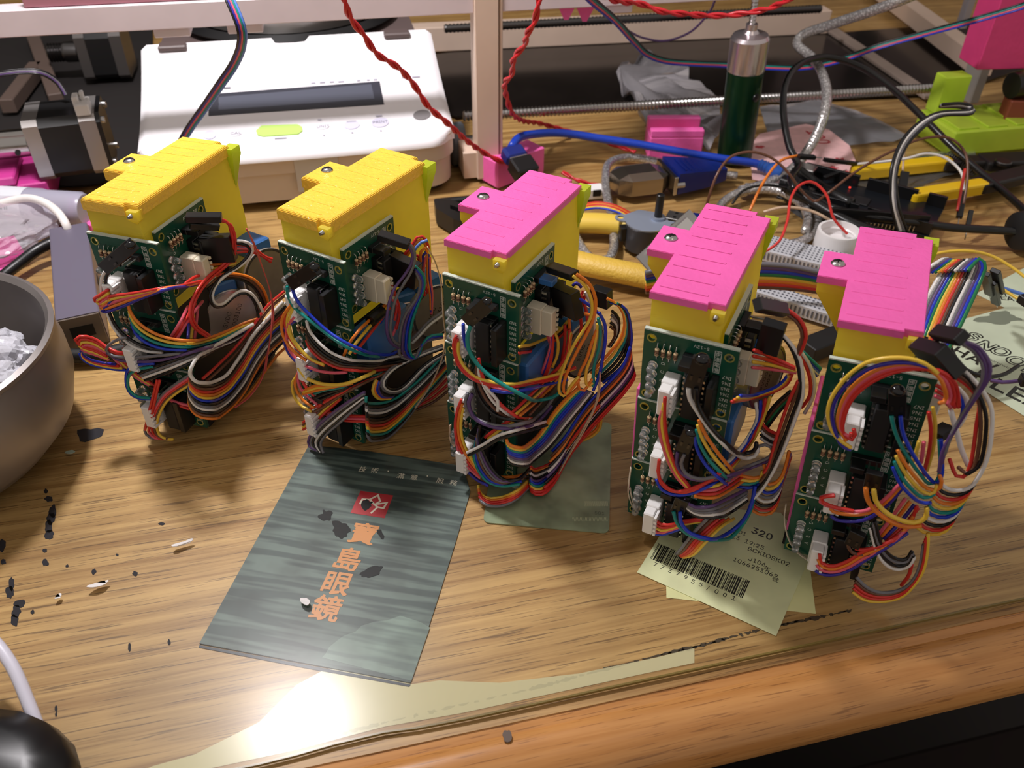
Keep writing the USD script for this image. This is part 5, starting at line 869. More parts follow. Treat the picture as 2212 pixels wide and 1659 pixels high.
obj('weighing_pan', mv(lathe([(0, 0), (.074, 0), (.078, .001), (.080, .011), (.077, .012), (0, .011)], 56), pc+Z1*.084), pm('steel_pan', (150, 146, 142), .3, .7), scale, smooth=35)
for x, y in [(.02, .02), (SW-.02, .02), (.02, .18), (SW-.02, .18)]:
    obj('foot', tf(mv(cyl(.010, .005, 18), (x, y, 0)), SM), MK, scale, smooth=35)
for x in (.020, SW-.034): obj('hinge_tab', tf(mv(cbox(.020, .012, .004, .001), (x+.005, dep-.002, zb+.001)), SM), pm('scale_dark_top', (92, 78, 76), .5), scale)

# ================================================================ square stepper motor at the left
mA, mB = G(42, 266, .064), G(188, 250, .064)
mx = nrm(mB-mA); my = np.cross(Z1, mx); MM = fr(mA-Z1*.042, mx, my, Z1)
NL = np.linalg.norm(mB-mA)+.004
mot = T('square_stepper_motor', mA+mx*NL/2+my*.021-Z1*.055, 'black and silver square stepper motor with a white plug at the left', 'stepper motor')
ALU = pm('cast_aluminium', (176, 172, 170), .32, .75); LAM = pm('black_laminations', (22, 22, 23), .38)
def oct_(ch): return Polygon([(ch, 0), (.042-ch, 0), (.042, ch), (.042, .042-ch), (.042-ch, .042), (ch, .042), (0, .042-ch), (0, ch)])
YZ = fr((0, 0, 0), (0, 1, 0), (0, 0, 1), (1, 0, 0))
sec = lambda x0, x1, ch: tf(mv(tf(prism(oct_(ch), x1-x0), YZ), (x0, 0, 0)), MM)
obj('front_cap', sec(.0, .0095, .0035), ALU, mot); obj('stack', sec(.0095, NL-.0105, .0050), LAM, mot); obj('rear_cap', sec(NL-.0105, NL, .0035), ALU, mot); obj('rear_plate', sec(NL, NL+.003, .005), MK, mot)
XR = lambda x, y, z: fr(MM[:3, :3]@np.array([x, y, z])+MM[:3, 3], MM[:3, 1], MM[:3, 2], MM[:3, 0])
for y, z in [(.006, .006), (.036, .006), (.006, .036), (.036, .036)]: obj('screw', tf(cyl(.0026, .0045, 14, ch=.0006), XR(NL+.001, y, z)), MTIN, mot, smooth=35)
obj('boss', tf(mv(cyl(.011, .002, 28), (0, 0, -.002)), XR(0, .021, .021)), MK, mot, smooth=35)
obj('connector', tf(mv(cat_(mv(cbox(.009, .0165, .0075, .0006), (0, 0, 0)), mv(cbox(.004, .010, .006, .0006), (-.003, 0, .005)), mv(cbox(.0025, .005, .006, .0004), (.001, .003, .006))), (NL-.006, .009, .0455)), MM), pm('grey_white_plug', (206, 204, 202), .4), mot)
cpl = T('shaft_coupling', G(12, 330, 0), 'silver shaft coupling on the left end of the square motor', 'coupling')
obj('body', tf(mv(cyl(.0095, .026, 24, ch=.0008), (0, 0, -.028)), XR(0, .021, .021)), MTIN, cpl, smooth=35)
obj('clamp_screw', tf(cyl(.0018, .001, 12), fr(MM[:3, :3]@np.array([-.010, .0118, .018])+MM[:3, 3], MM[:3, 0], MM[:3, 2], -MM[:3, 1])), MK, cpl, smooth=35)
MPK = pla_top('magenta_print', (204, 62, 148), .42, .2, 400)
obj('motor_bracket', cat_(tf(mv(cbox(.050, .060, .020, .001), (-.022, .030, -.010)), MM), tf(mv(cbox(.030, .046, .006, .001), (-.030, .021, .004)), MM)), MPK, label='magenta printed bracket under the square motor at the left edge', cat='bracket')
# second dim motor further back, only partly seen under the beam
m2 = T('square_stepper_motor', G(235, 190), 'second black stepper motor in the dark behind, under the cross beam', 'stepper motor')
M2 = fr(G(190, 190, 0)+Z1*.006, PE, PN, Z1)
sec2 = lambda x0, x1, ch: tf(mv(tf(prism(oct_(ch), x1-x0), YZ), (x0, 0, 0)), M2)
obj('front_cap', sec2(0, .009, .0035), pm('dim_cap', (96, 92, 90), .4, .6), m2); obj('stack', sec2(.009, .030, .005), LAM, m2); obj('rear_cap', sec2(.030, .040, .0035), pm('dim_cap', (96, 92, 90), .4, .6), m2)
c2 = T('shaft_coupling', G(140, 175), 'ribbed shaft coupling of the second motor, under the beam', 'coupling')
obj('body', tf(lathe([(0, 0)]+[(.0085 if k % 2 else .0072, .0018*k*.7) for k in range(12)]+[(.009, .016), (.009, .026), (0, .026)], 20), frame_z(M2[:3, 3]+M2[:3, :3]@np.array([-.030, .021, .021]), M2[:3, 3]+M2[:3, :3]@np.array([.0, .021, .021]))), MDS, c2, smooth=40)

# ================================================================ left side: adapter, bowl, bag, tube, cables
adp = T('network_adapter', G(165, 640), 'slim grey metal network adapter standing left of the first module', 'adapter')
aM = fr(G(118, 690, .0205)*np.array([1, 1, 0]), nrm(np.array([-.2241, .3753, 0])-np.array([-.246, .3696, 0])), nrm(np.array([-.2926, .4692, 0])-np.array([-.246, .3696, 0])), Z1)
aM[:3, 1] = np.cross(Z1, aM[:3, 0]); aM[:3, 0] = nrm(aM[:3, 0])
ydir = nrm((G(105, 495, .0205)-G(118, 692, .0205))); aM = fr(G(118, 692, .0205)*np.array([1, 1, 0]), np.cross(ydir, Z1), ydir, Z1)
AL, AW = float(np.linalg.norm(G(105, 495, .0205)-G(118, 692, .0205))), .0225
obj('case', tf(mv(tf(prism(Polygon([(0, 0), (AW, 0), (AW, .0205), (0, .0205)]).buffer(-.0012).buffer(.0012, 6), AL), fr((0, 0, 0), (1, 0, 0), (0, 0, 1), (0, 1, 0))), (0, 0, 0)), aM), pm('anodised_grey', (116, 110, 128), .42, .3), adp, smooth=35)
obj('end_plate', tf(mv(cbox(AW-.001, .001, .0195, .0003), (AW/2, -.0004, .0102)), aM), pm('plate_taupe', (122, 110, 100), .45), adp)
obj('network_socket', tf(mv(cat_(cbox(.0120, .0006, .0070), mv(cbox(.006, .0006, .0022), (0, 0, -.0045))), (AW/2, -.0009, .0105)), aM), pm('socket_black', (8, 8, 9), .6), adp)
obj('side_port', tf(mv(cbox(.0006, .012, .006), (AW, .05, .010)), aM), pm('socket_black', (8, 8, 9), .6), adp)

bowl = T('metal_bowl', (-.272, .288, 0), 'brushed steel bowl with clear scraps inside, at the left edge', 'bowl')
STE = pm('brushed_steel', (142, 136, 134), .42, .6, var=.10, scale=30)
bc = np.array([-.272, .288, 0])
pr = [(0, .0004), (.040, .0004), (.052, .005), (.0635, .018), (.0685, .034), (.0685, .046), (.0668, .055), (.0662, .0585), (.0680, .0600), (.0682, .0620), (.0660, .0630), (.0640, .0605), (.0648, .054), (.0665, .045), (.0665, .034), (.0615, .020), (.050, .008), (.038, .003), (0, .003)]
obj('shell', mv(lathe(pr, 72), bc), STE, bowl, smooth=35)
rs = np.random.default_rng(3)
def crumple(o, rx, ry, rz, seed, amp=.35, sub=3):
    s = trimesh.creation.icosphere(sub, 1.0); v = np.array(s.vertices); n = meshkit.noise(v*2.3+seed*7.1, seed); n2 = meshkit.noise(v*5.5+seed*3.3, seed+1)
    v = v*(1+amp*(np.abs(n-.5)*2-.4)+amp*.5*(n2-.5))[:, None]; v = v*np.array([rx, ry, rz]); v[:, 2] -= v[:, 2].min(); return v+np.array(o), np.array(s.faces)
CLR = clear('clear_plastic', (.95, .95, .97), .08, 1.5, .6, (.86, .86, .94))
for i, (px, py, z, q) in enumerate([(30, 800, .030, .013), (10, 770, .026, .011), (8, 835, .036, .010)]):
    obj('plastic_scrap', crumple(G(px, py, z)-Z1*.006, q, q*.9, q*.9, 20+i), CLR, label=['largest crumpled clear scrap, in the steel bowl', 'clear scrap behind the largest one in the steel bowl', 'small clear scrap nearest the front wall of the steel bowl'][i], cat='plastic scrap')
BAGM = clear('bag_film', (.97, .96, .97), .10, 1.5, .40, (.70, .66, .72))
obj('plastic_bag', crumple(G(0, 535)-np.array([.02, 0, 0]), .060, .042, .014, 5, .22, 4), BAGM, label='crumpled translucent plastic bag at the left edge behind the bowl', cat='plastic bag')
tubeA, tubeB = G(-30, 440, .0125), G(185, 452, .0125)
gt = T('glue_bottle', (tubeA+tubeB)/2*np.array([1, 1, 0]), 'clear bottle with a white barcode label lying behind the plastic bag', 'bottle')
fz = frame_z(tubeA, tubeB); TL = np.linalg.norm(tubeB-tubeA)
obj('bottle_body', tf(lathe([(0, 0), (.0120, 0), (.0124, .001), (.0124, TL-.030), (.0116, TL-.027), (.0116, TL-.003), (.010, TL), (0, TL)], 30), fz), pm('bottle_lilac', (190, 188, 208), .3, transmission_weight=.35), gt, smooth=35)
obj('bottle_label', tf(mv(lathe([(.0126, 0), (.0126, TL-.045), (.01255, TL-.045), (.01255, 0), (.0126, 0)], 30), (0, 0, .006)), fz), pm('label_white', (212, 216, 222), .5), gt, smooth=35)
x_ = fz[:3, :3]; vtop = nrm(EYE-(tubeA+tubeB)/2); vtop = nrm(vtop-x_[:, 2]*(vtop@x_[:, 2])); vs_ = np.cross(x_[:, 2], vtop)
bb = []; q = .0
rr_ = np.random.default_rng(12)
while q < TL-.056:
    w = rr_.choice([.0005, .0008, .0012]); bb.append(tf(mv(cbox(w, .0065, .0003), (0, 0, 0)), fr(tubeA+x_[:, 2]*(.010+q)+vtop*.01245+vs_*.003*0, x_[:, 2], np.cross(vtop, x_[:, 2]), vtop))); q += w+rr_.choice([.0006, .001, .0014])
obj('barcode', cat_(*bb), MINK, gt)
def pts3(P_): return [G(p[0], p[1], p[2]) for p in P_]
def cable(name, P_, r, mat, label, cat='cable', n=10, parent=None, flat=None, group=None):
    return obj(name, tube(spline(pts3(P_), .004), r, n, flat), mat, parent, smooth=True, label=label if parent is None else None, cat=cat if parent is None else None, group=group)
cable('cable', [(-60, 452, .018), (0, 440, .024), (55, 428, .027), (95, 437, .027), (128, 462, .025), (146, 492, .021), (150, 510, .012)], .0026, pm('cable_white', (236, 232, 228), .4), 'white cable arching over the plastic bag into the grey adapter')
cable('cable', [(-60, 660, .004), (5, 598, .006), (40, 570, .008), (80, 540, .010), (120, 520, .012)], .0036, MK, 'thick black cable curving from the adapter behind the steel bowl')
cable('cable', [(60, 770, .004), (130, 768, .004), (190, 768, .004), (250, 760, .004), (330, 735, .006)], .0042, MKm, 'black cable end lying under the first module beside the bowl')
cable('cable', [(-30, 1368, .022), (0, 1400, .021), (30, 1445, .018), (62, 1520, .012), (88, 1590, .007), (115, 1680, .004), (140, 1760, .003)], .0022, pm('cable_lilac_white', (220, 218, 232), .4), 'pale cable in the lower left corner over the black case')
obj('black_case', hull([(x*.036-.176, .127+y*.026, z) for k in range(20) for a in [k*2*math.pi/20] for x, y, z in [(math.cos(a)*.9, math.sin(a)*.9, .0), (math.cos(a), math.sin(a), .006), (math.cos(a)*.93, math.sin(a)*.93, .014), (math.cos(a)*.6, math.sin(a)*.6, .019)]]), MK, smooth=50, label='rounded black plastic case at the lower left edge of the desk', cat='case')
for i, q in enumerate([[(-60, 640), (60, 560), (35, 520), (-60, 540)], [(158, 480), (200, 500), (205, 462), (170, 445)]]):
    obj('pink_scrap', ground_poly(q, .0002, .004), PNK, label=['pink printed piece under the plastic bag at the left edge', 'small pink printed piece behind the grey adapter'][i], cat='printed part')

# ================================================================ hanging wires
M4C = {k: wm(k) for k in 'KBINEGP'}
def flat_cable(P_, ks, sep, label, r=.0007, upv=None):
    t = T('ribbon_wire', pts3(P_)[0]*np.array([1, 1, 0]), label, 'wire')
    cpts = spline(pts3(P_), .004); tt, A, B = frames(cpts)
    view = cpts-EYE; view /= np.linalg.norm(view, axis=1, keepdims=True)
    side = np.cross(tt, view); side /= np.linalg.norm(side, axis=1, keepdims=True)+1e-9
    if upv is not None: side = side*(.35)+np.array(upv)*.8
    for i, k in enumerate(ks): obj('strand', tube(cpts+side*((i-(len(ks)-1)/2)*sep), r, 7), wm(k), t, smooth=True)
    return t
flat_cable([(470, -60, .17), (497, 0, .16), (521, 60, .148), (522, 95, .138), (505, 140, .122), (478, 180, .108), (440, 235, .086), (405, 285, .066), (380, 330, .05)], 'KDINL', .0010, 'flat four-coloured wire hanging down in front of the scale display')
flat_cable([(-60, 172, .085), (0, 160, .088), (50, 154, .088), (90, 157, .086), (125, 178, .078), (142, 205, .070)], 'KPGK', .0009, 'thin dark wire with violet strand arching to the plug of the square motor')
flat_cable([(1240, -40, .17), (1278, 0, .15), (1330, 45, .12), (1375, 95, .085), (1400, 118, .07), (1440, 132, .06), (1500, 137, .055), (1570, 140, .05), (1660, 145, .05), (1730, 146, .05), (1800, 134, .055), (1900, 100, .07), (2000, 72, .085), (2100, 45, .10), (2212, 12, .115), (2300, -20, .13)], 'BINK', .0012, 'long flat cable of blue, pink, teal and black strands crossing behind the screwdriver')
def twisted(P_, label, r=.0011):
    t = T('twisted_wire', pts3(P_)[0]*np.array([1, 1, 0]), label, 'wire'); cpts = spline(pts3(P_), .0022); a, b = helix_pair(cpts, r*.95, .026)
    m = pm('red_insulation', (196, 34, 44), .35)
    obj('strand', tube(a, r, 7), m, t, smooth=True); obj('strand', tube(b, r, 7), m, t, smooth=True)
twisted([(730, -40, .17), (745, 5, .16), (757, 40, .15), (785, 75, .14), (812, 115, .128), (858, 145, .116), (895, 185, .10), (925, 230, .085), (965, 265, .07), (1003, 300, .05), (1045, 330, .03), (1080, 348, .022), (1100, 355, .018)], 'red twisted wire hanging in front of the scale down to the pink block')
twisted([(1170, -30, .16), (1162, 10, .15), (1155, 45, .14), (1138, 75, .13), (1132, 98, .12), (1110, 125, .11), (1105, 160, .095), (1090, 180, .085), (1094, 210, .07), (1105, 243, .055), (1125, 260, .04), (1170, 268, .02), (1232, 285, .003)], 'red twisted wire hanging beside the wooden post behind the modules')
twisted([(1290, -15, .148), (1330, 2, .140), (1390, 10, .134), (1430, 25, .130), (1480, 30, .128), (1540, 34, .126), (1600, 30, .128), (1660, 18, .134), (1710, -5, .145)], 'red twisted wire running across the top behind the screwdriver')
twisted([(1290, 300, .003), (1330, 315, .004), (1372, 328, .005)], 'short red twisted wire lying behind the blue cable', .0009)
cable('wire', [(1345, 60, .09), (1390, 82, .075), (1440, 88, .07), (1490, 70, .078), (1530, 30, .095), (1545, 0, .11)], .0009, wm('P'), 'thin violet wire drooping in front of the rear beam', 'wire')

# ================================================================ behind the centre and right modules
def block(name, px, w, d, h, ang, mat, label, ch=.0006, cat='printed part', z0=0.0):
    o = G(*px); x = np.array([math.cos(deg(ang)), math.sin(deg(ang)), 0]); y = np.cross(Z1, x)
    return obj(name, tf(mv(cbox(w, d, h, ch), (w/2, d/2, h/2+z0)), fr(o, x, y, Z1)), mat, label=label, cat=cat)
block('printed_block', (1075, 408), .046, .020, .020, 40, PNK, 'pink printed block at the foot of the wooden post')
pb = T('printed_clip', G(1455, 348), 'pink printed clip with a grooved top between plastic bag and screwdriver', 'printed part')
pM = fr(G(1400, 345), (math.cos(deg(2)), math.sin(deg(2)), 0), (-math.sin(deg(2)), math.cos(deg(2)), 0), Z1)
obj('body', tf(mv(cbox(.042, .024, .018, .0006), (.021, .012, .009)), pM), PNK, pb); obj('ridge', tf(mv(cbox(.042, .007, .006, .0008), (.021, .0035, .021)), pM), PNK, pb); obj('ridge', tf(mv(cbox(.042, .007, .010, .0008), (.021, .0200, .0225)), pM), PNK, pb)

sd = T('green_screwdriver', G(1590, 345), 'dark green cylindrical driver with an aluminium collar standing upright', 'screwdriver')
s0, s1 = G(1582, 352, .002), None
def at_plane_y(px, py, y):
    d = ray(px, py); return EYE+d*(y/d[1])
s0 = np.array([*G(1585, 345)[:2], .001]); s1 = at_plane_y(1622, 70, s0[1]-.004)
ax = nrm(s1-s0); SL = np.linalg.norm(s1-s0); fz = frame_z(s0, s0+ax)
GRM = pm('green_anodised', (16, 58, 34), .25, .6)
obj('handle', tf(lathe([(0, 0), (.0125, 0), (.0135, .001), (.0135, SL-.028), (.0130, SL-.027), (0, SL-.027)], 36), fz), GRM, sd, smooth=35)
obj('collar', tf(lathe([(0, SL-.0270), (.0138, SL-.0268), (.0140, SL-.0255), (.0140, SL-.004), (.0125, SL-.0015), (.006, SL), (.0042, SL+.002), (.0042, SL+.006), (0, SL+.006)], 36), fz), pm('turned_aluminium', (206, 196, 200), .24, .9), sd, smooth=30)
obj('shank', tf(lathe([(0, SL+.005)]+[(.0026 if k % 2 else .0021, SL+.006+.0012*k) for k in range(24)]+[(0, SL+.036)], 12), fz), MTIN, sd, smooth=40)
d_ = nrm(np.cross(ax, [0, -1, 0])); obj('button', tf(lathe([(0, .0), (.0032, 0), (.0030, .0012), (0, .0018)], 16), frame_z(s0+ax*(SL-.044)+nrm(np.array([.55, -.83, 0]))*.0130, s0+ax*(SL-.044)+nrm(np.array([.55, -.83, 0]))*.02)), MK, sd, smooth=35)

# clear bags and films
FILM = clear('clear_film', (.97, .97, 1), .10, 1.4, .32, (.62, .62, .66))
def film(px, z, label, seed, mat=FILM, amp=.002, cat='plastic film'):
    poly = Polygon([tuple(G(x, y, z)[:2]) for x, y in px]).segmentize(.008)
    v, f = prism(poly, .0004); m = trimesh.Trimesh(v, f, process=True); 
    for _ in range(2): m = m.subdivide()
    v = np.array(m.vertices); v[:, 2] += z+amp*(meshkit.noise(np.c_[v[:, :2]*70, np.zeros(len(v))], seed))
    return obj('film', (v, np.array(m.faces)), mat, label=label, cat=cat, smooth=50)
film([(1328, 192), (1362, 158), (1400, 126), (1440, 142), (1482, 180), (1490, 203), (1505, 206), (1548, 228), (1558, 300), (1530, 330), (1470, 320), (1400, 300), (1360, 240)], .0015, 'folded milky plastic bag under the bright rod left of the screwdriver', 43, clear('bag_film_dim', (.95, .94, .95), .12, 1.45, .34, (.55, .52, .55)), .020, 'plastic bag')
film([(1640, 235), (1765, 218), (1870, 250), (1965, 295), (1930, 308), (1800, 318), (1720, 330), (1660, 300)], .0012, 'clear plastic sleeve with dark printed specks behind the banknote', 41)
film([(1700, 455), (1850, 370), (2010, 330), (2105, 330), (2110, 360), (2000, 400), (1900, 470), (1760, 500)], .0010, 'clear plastic sleeve lying under the yellow-handled cutters', 42, clear('clear_film_thin', (.98, .98, .98), .08, 1.35, .10, (.7, .7, .7)))
for i, (x, y) in enumerate([(1865, 275), (1880, 280), (1925, 262), (1940, 268)]):
    obj('print_speck', blob(x, y, .004, .0025, .0034, .0001, 140+i, .4), MINK, label=None, cat=None, kind='stuff') if False else None
bn = T('banknote', G(1760, 350), 'pinkish red banknote lying folded behind the jumper wires', 'banknote')
qb = [(1618, 318), (1640, 290), (1740, 268), (1790, 280), (1835, 315), (1858, 375), (1855, 388), (1790, 385), (1690, 400), (1625, 388)]
obj('paper', ground_poly(qb, .0035, .0003), pm('banknote_pink', (236, 190, 190), .6, var=.10, scale=120), bn)
bu = nrm(G(1858, 380)-G(1740, 268)); bv = np.cross(Z1, bu)
for s, x, y, hh in [('100', 1768, 296, .011)]: obj('print', put(s, x, y, hh, bu, bv, .0039, True), pm('banknote_red', (190, 66, 74), .6), bn)
for i, (x, y) in enumerate([(1815, 345), (1800, 362), (1828, 372), (1640, 318)]): obj('print_mark', blob(x, y, .0035, .003, .0039, .00004, 150+i, .3, rag=.5), pm('banknote_red', (190, 66, 74), .6), bn)

# blue USB cable and plug, second plug, braided grey cable
BLC = pm('blue_cable', (24, 62, 176), .22, bump=.25, bscale=900); BLD = pm('blue_hood', (26, 44, 130), .28, transmission_weight=.25)
uc = T('usb_cable', G(1300, 300), 'shiny blue cable from the pink block to the banknote with a plug at each end', 'cable')
cable('lead', [(1105, 318, .032), (1118, 300, .034), (1150, 290, .030), (1220, 288, .024), (1300, 300, .020), (1380, 312, .018), (1470, 328, .016), (1560, 343, .014), (1625, 352, .012), (1650, 357, .011)], .0031, BLC, '', parent=uc, n=12)
pA, pB = G(1102, 322, .030), G(1140, 378, .020)
xz = frame_z(pA, pB); Lp = np.linalg.norm(pB-pA)
obj('plug_hood', tf(mv(cbox(.017, .010, Lp*.45, .002), (0, 0, Lp*.22)), xz), BLD, uc); obj('metal_collar', tf(mv(cbox(.014, .008, .003, .0003), (0, 0, Lp*.46)), xz), MTIN, uc); obj('plug_socket', tf(mv(cbox(.0175, .012, Lp*.55, .0012), (0, 0, Lp*.75)), xz), MK, uc)
pC, pD = G(1640, 355, .011), G(1690, 375, .009); xz = frame_z(pC, pD); Lq = np.linalg.norm(pD-pC)
obj('strain_relief', tf(lathe([(0, 0)]+[(.0046 if k % 2 else .0038, .0012*k) for k in range(8)]+[(.0055, .0105), (.0060, Lq-.004), (.0050, Lq), (0, Lq)], 18), xz), pm('blue_clear', (60, 120, 220), .12, transmission_weight=.5), uc, smooth=40)
def braid(name, color):
    nodes = {'g': ('geometry', {}), 'v': ('voronoi_texture', {'scale': 620.0}), 'r': ('rgb_ramp', {'ramp': [(.1, lin((232, 230, 228))), (.55, lin(color))]}), 'b': ('bump', {'strength': .6, 'distance': .0006}), 'p': ('principled_bsdf', {'roughness': .22, 'metallic': .55, 'coat_weight': .8})}
    return usdkit.material(stage, '/World/Looks/'+name, nodes, [('g.position', 'v.vector'), ('v.distance', 'r.fac'), ('v.distance', 'b.height'), ('b.normal', 'p.normal'), ('r.color', 'p.base_color')], surface='p.BSDF')
BRD = braid('silver_braid', (164, 160, 158))
cable('cable', [(2040, -40, .13), (1960, -5, .12), (1880, 25, .105), (1790, 55, .085), (1730, 78, .07), (1722, 95, .066), (1755, 125, .062), (1778, 165, .058), (1786, 200, .052), (1782, 240, .044), (1765, 290, .030), (1745, 325, .020), (1715, 362, .010), (1680, 385, .006), (1640, 402, .005), (1600, 412, .005)], .0038, BRD, 'silver braided clear cable dropping from the top right towards the blue plug', n=12)
cable('cable', [(1592, 380, .004), (1540, 376, .004), (1480, 362, .004), (1420, 349, .004), (1362, 340, .006), (1318, 351, .009), (1308, 385, .010), (1312, 430, .007), (1322, 470, .004), (1326, 510, .004), (1325, 540, .004), (1310, 562, .004), (1280, 560, .004), (1245, 515, .004), (1230, 480, .004)], .0032, BRD, 'silver braided cable looping round the metal connector shell', n=12)
cable('cable', [(1610, 405, .005), (1680, 405, .006), (1740, 425, .006), (1765, 460, .005), (1760, 500, .004), (1720, 525, .004), (1660, 530, .004), (1600, 515, .004), (1555, 480, .004), (1560, 440, .005), (1610, 412, .008), (1680, 412, .010), (1730, 440, .010), (1745, 470, .009), (1740, 500, .008)], .0032, BRD, 'coil of silver braided cable behind the ridged pink lid', n=12)
# serial connector with metal shell and blue hood
dc = T('serial_connector', G(1400, 440), 'metal connector shell with a dark blue ribbed hood behind the pliers', 'connector')
dM = fr(G(1335, 440)*np.array([1, 1, 0]), nrm(G(1455, 425)-G(1335, 440)), np.cross(Z1, nrm(G(1455, 425)-G(1335, 440))), Z1)
obj('metal_shell', tf(hull([(x, y, z) for x, y in [(.002, .006), (.010, 0), (.034, 0), (.040, .006), (.040, .022), (.032, .028), (.008, .028), (.0, .020)] for z in (.004, .0155)]+[(x, y, .018) for x, y in [(.010, .008), (.032, .008), (.032, .022), (.010, .022)]]), dM), pm('nickel_shell', (168, 158, 144), .2, .95), dc)
obj('flange', tf(mv(cbox(.003, .034, .014, .0004), (.0425, .013, .010)), dM), MTIN, dc)
for y in (-.002, .028): obj('jack_screw', tf(cyl(.0024, .007, 14, ch=.0004), frame_z(dM[:3, 3]+dM[:3, :3]@np.array([.043, y, .010]), dM[:3, 3]+dM[:3, :3]@np.array([.06, y, .010]))), MTIN, dc, smooth=35)
hd = hull([(.045, y, z) for y in (-.003, .029) for z in (.003, .019)]+[(.070, y, z) for y in (0, .024) for z in (.004, .017)]+[(.088, y, z) for y in (.006, .018) for z in (.005, .014)])
H_ = obj('hood', tf(hd, dM), BLD, dc)
for k in range(7): obj('rib', tf(mv(cbox(.0012, .020-.0008*k, .0010, .0002), (.052+.0042*k, .012, .0190-.0006*k)), dM), BLD, H_)
d2 = T('serial_connector', G(1440, 560), 'flat bright metal serial connector leaning on the pink module', 'connector')
eA, eB = G(1388, 572, .024), G(1503, 468, .034); ex_ = nrm(eB-eA); eM = frame(eA, ex_, EYE-eA); EL = np.linalg.norm(eB-eA)
obj('face_plate', tf(mv(cbox(EL, .0125, .0012, .0003), (EL/2, .0, .0)), eM), MTIN, d2); obj('metal_body', tf(mv(cbox(EL*.62, .0085, .006, .001), (EL/2, 0, .0035)), eM), pm('bright_nickel', (226, 224, 222), .18, .9), d2); obj('blue_insert', tf(mv(cbox(EL*.6, .009, .007, .0006), (EL/2, -.003, -.0045)), eM), BLP, d2)
obj('solder_pins', cat_(*[tf(mv(cyl(.0005, .005, 8), (EL*(.25+.12*k), -.006, -.011)), eM) for k in range(5)]), MTIN, d2)
uj = T('usb_plug', G(1470, 460), 'short metal USB plug with two square holes and blue body', 'plug')
jM = frame(G(1440, 468, .008), nrm(G(1490, 478, .008)-G(1440, 468, .008)))
obj('metal_shell', tf(mv(cbox(.016, .012, .0048, .0004), (.008, 0, 0)), jM), pm('steel_shell', (150, 148, 146), .3, .9), uj); obj('square_holes', tf(cat_(mv(cbox(.002, .002, .0004), (.006, .003, .0025)), mv(cbox(.002, .002, .0004), (.006, -.003, .0025))), jM), MK, uj); obj('body', tf(mv(cbox(.018, .014, .008, .001), (.025, 0, 0)), jM), BLD, uj)

# small geared stepper lying by the pliers
sm = T('small_geared_stepper', G(1400, 500), 'small round stepper motor with a grey face plate and black shaft', 'stepper motor')
so = G(1398, 478, .0190); sMf = fr(so*np.array([1, 1, 0])+Z1*.001, PE, PN, Z1)
obj('can', tf(cyl(.0138, .0172, 40, ch=.0006), sMf), pm('can_dark', (70, 70, 74), .4, .4), sm, smooth=35)
fpl = unary_union([Point(0, 0).buffer(.0139, 24), Polygon([(-.0175, -.0035), (.0175, -.0035), (.0175, .0035), (-.0175, .0035)]).buffer(.001), Point(-.0175, 0).buffer(.0038), Point(.0175, 0).buffer(.0038), Polygon([(-.016, .004), (-.008, .014), (.004, .014), (-.004, .0)])]).difference(Point(-.0175, 0).buffer(.0021)).difference(Point(.0175, 0).buffer(.0021))
obj('face_plate', tf(mv(tf(prism(fpl, .0010), fr((0, 0, 0), (math.cos(-.5), math.sin(-.5), 0), (-math.sin(-.5), math.cos(-.5), 0), (0, 0, 1))), (0, 0, .0172)), sMf), pm('zinc_plate', (160, 170, 188), .4, .5), sm)
obj('shaft_collar', tf(mv(cyl(.0048, .0016, 20), (.008, .002, .0182)), sMf), pm('zinc_plate', (160, 170, 188), .4, .5), sm, smooth=35); obj('shaft', tf(mv(cyl(.0026, .016, 16, ch=.0004), (.008, .002, .0195)), sMf), MK, sm, smooth=35)
for k, ky in enumerate('RORYB'[:5]):
    P_ = [(1235, 447+3*k, .014), (1290, 437+3.2*k, .017), (1330, 444+3.3*k, .017), (1362, 460+3.5*k, .014)]
    obj('lead', tube(spline(pts3(P_), .003), .00075, 7), wm(ky), sm, smooth=True)
obj('lead_clip', tf(mv(cbox(.007, .006, .010, .0006), (-.014, .002, .010)), sMf), MK, sm)

# yellow-handled pliers
PLY = pm('yellow_grip', (226, 192, 74), .42); PLD = pm('yellow_grip_worn', (216, 178, 70), .5, bump=.5, bscale=500)
pl = T('pliers', G(1200, 500), 'old pliers with dirty pale yellow grips and a black head behind the third module', 'pliers')
obj('grip', tube(spline(pts3([(1232, 482, .008), (1290, 482, .009), (1350, 488, .009), (1400, 502, .009), (1440, 525, .008), (1475, 560, .007)]), .004), .0082, 14, (1, .8)), PLY, pl, smooth=True)
gp = spline(pts3([(1225, 560, .007), (1270, 572, .008), (1330, 585, .008), (1395, 598, .008), (1450, 612, .007)]), .004)
obj('grip', tube(gp, .0085, 14, (1, .8)), PLD, pl, smooth=True)
HM = frame(G(1000, 480, .006), nrm(G(1040, 500, .006)-G(930, 450, .006)))
jaw = Polygon([(-.030, .002), (-.022, .010), (.0, .012), (.022, .009), (.022, -.006), (.0, -.009), (-.02, -.006)]).difference(Polygon([(-.016, .004), (.004, .006), (.004, .001), (-.012, .0)]))
obj('head', tf(mv(prism(jaw, .012), (0, 0, -.006)), HM), pm('blackened_steel', (34, 32, 31), .4, .3), pl)
obj('arm', tube(spline(pts3([(1030, 495, .007), (1100, 505, .008), (1180, 495, .008), (1235, 483, .008)]), .004), .006, 10), pm('blackened_steel', (34, 32, 31), .4, .3), pl, smooth=True); obj('arm', tube(spline(pts3([(1030, 500, .007), (1120, 530, .007), (1228, 561, .007)]), .004), .006, 10), pm('blackened_steel', (34, 32, 31), .4, .3), pl, smooth=True)
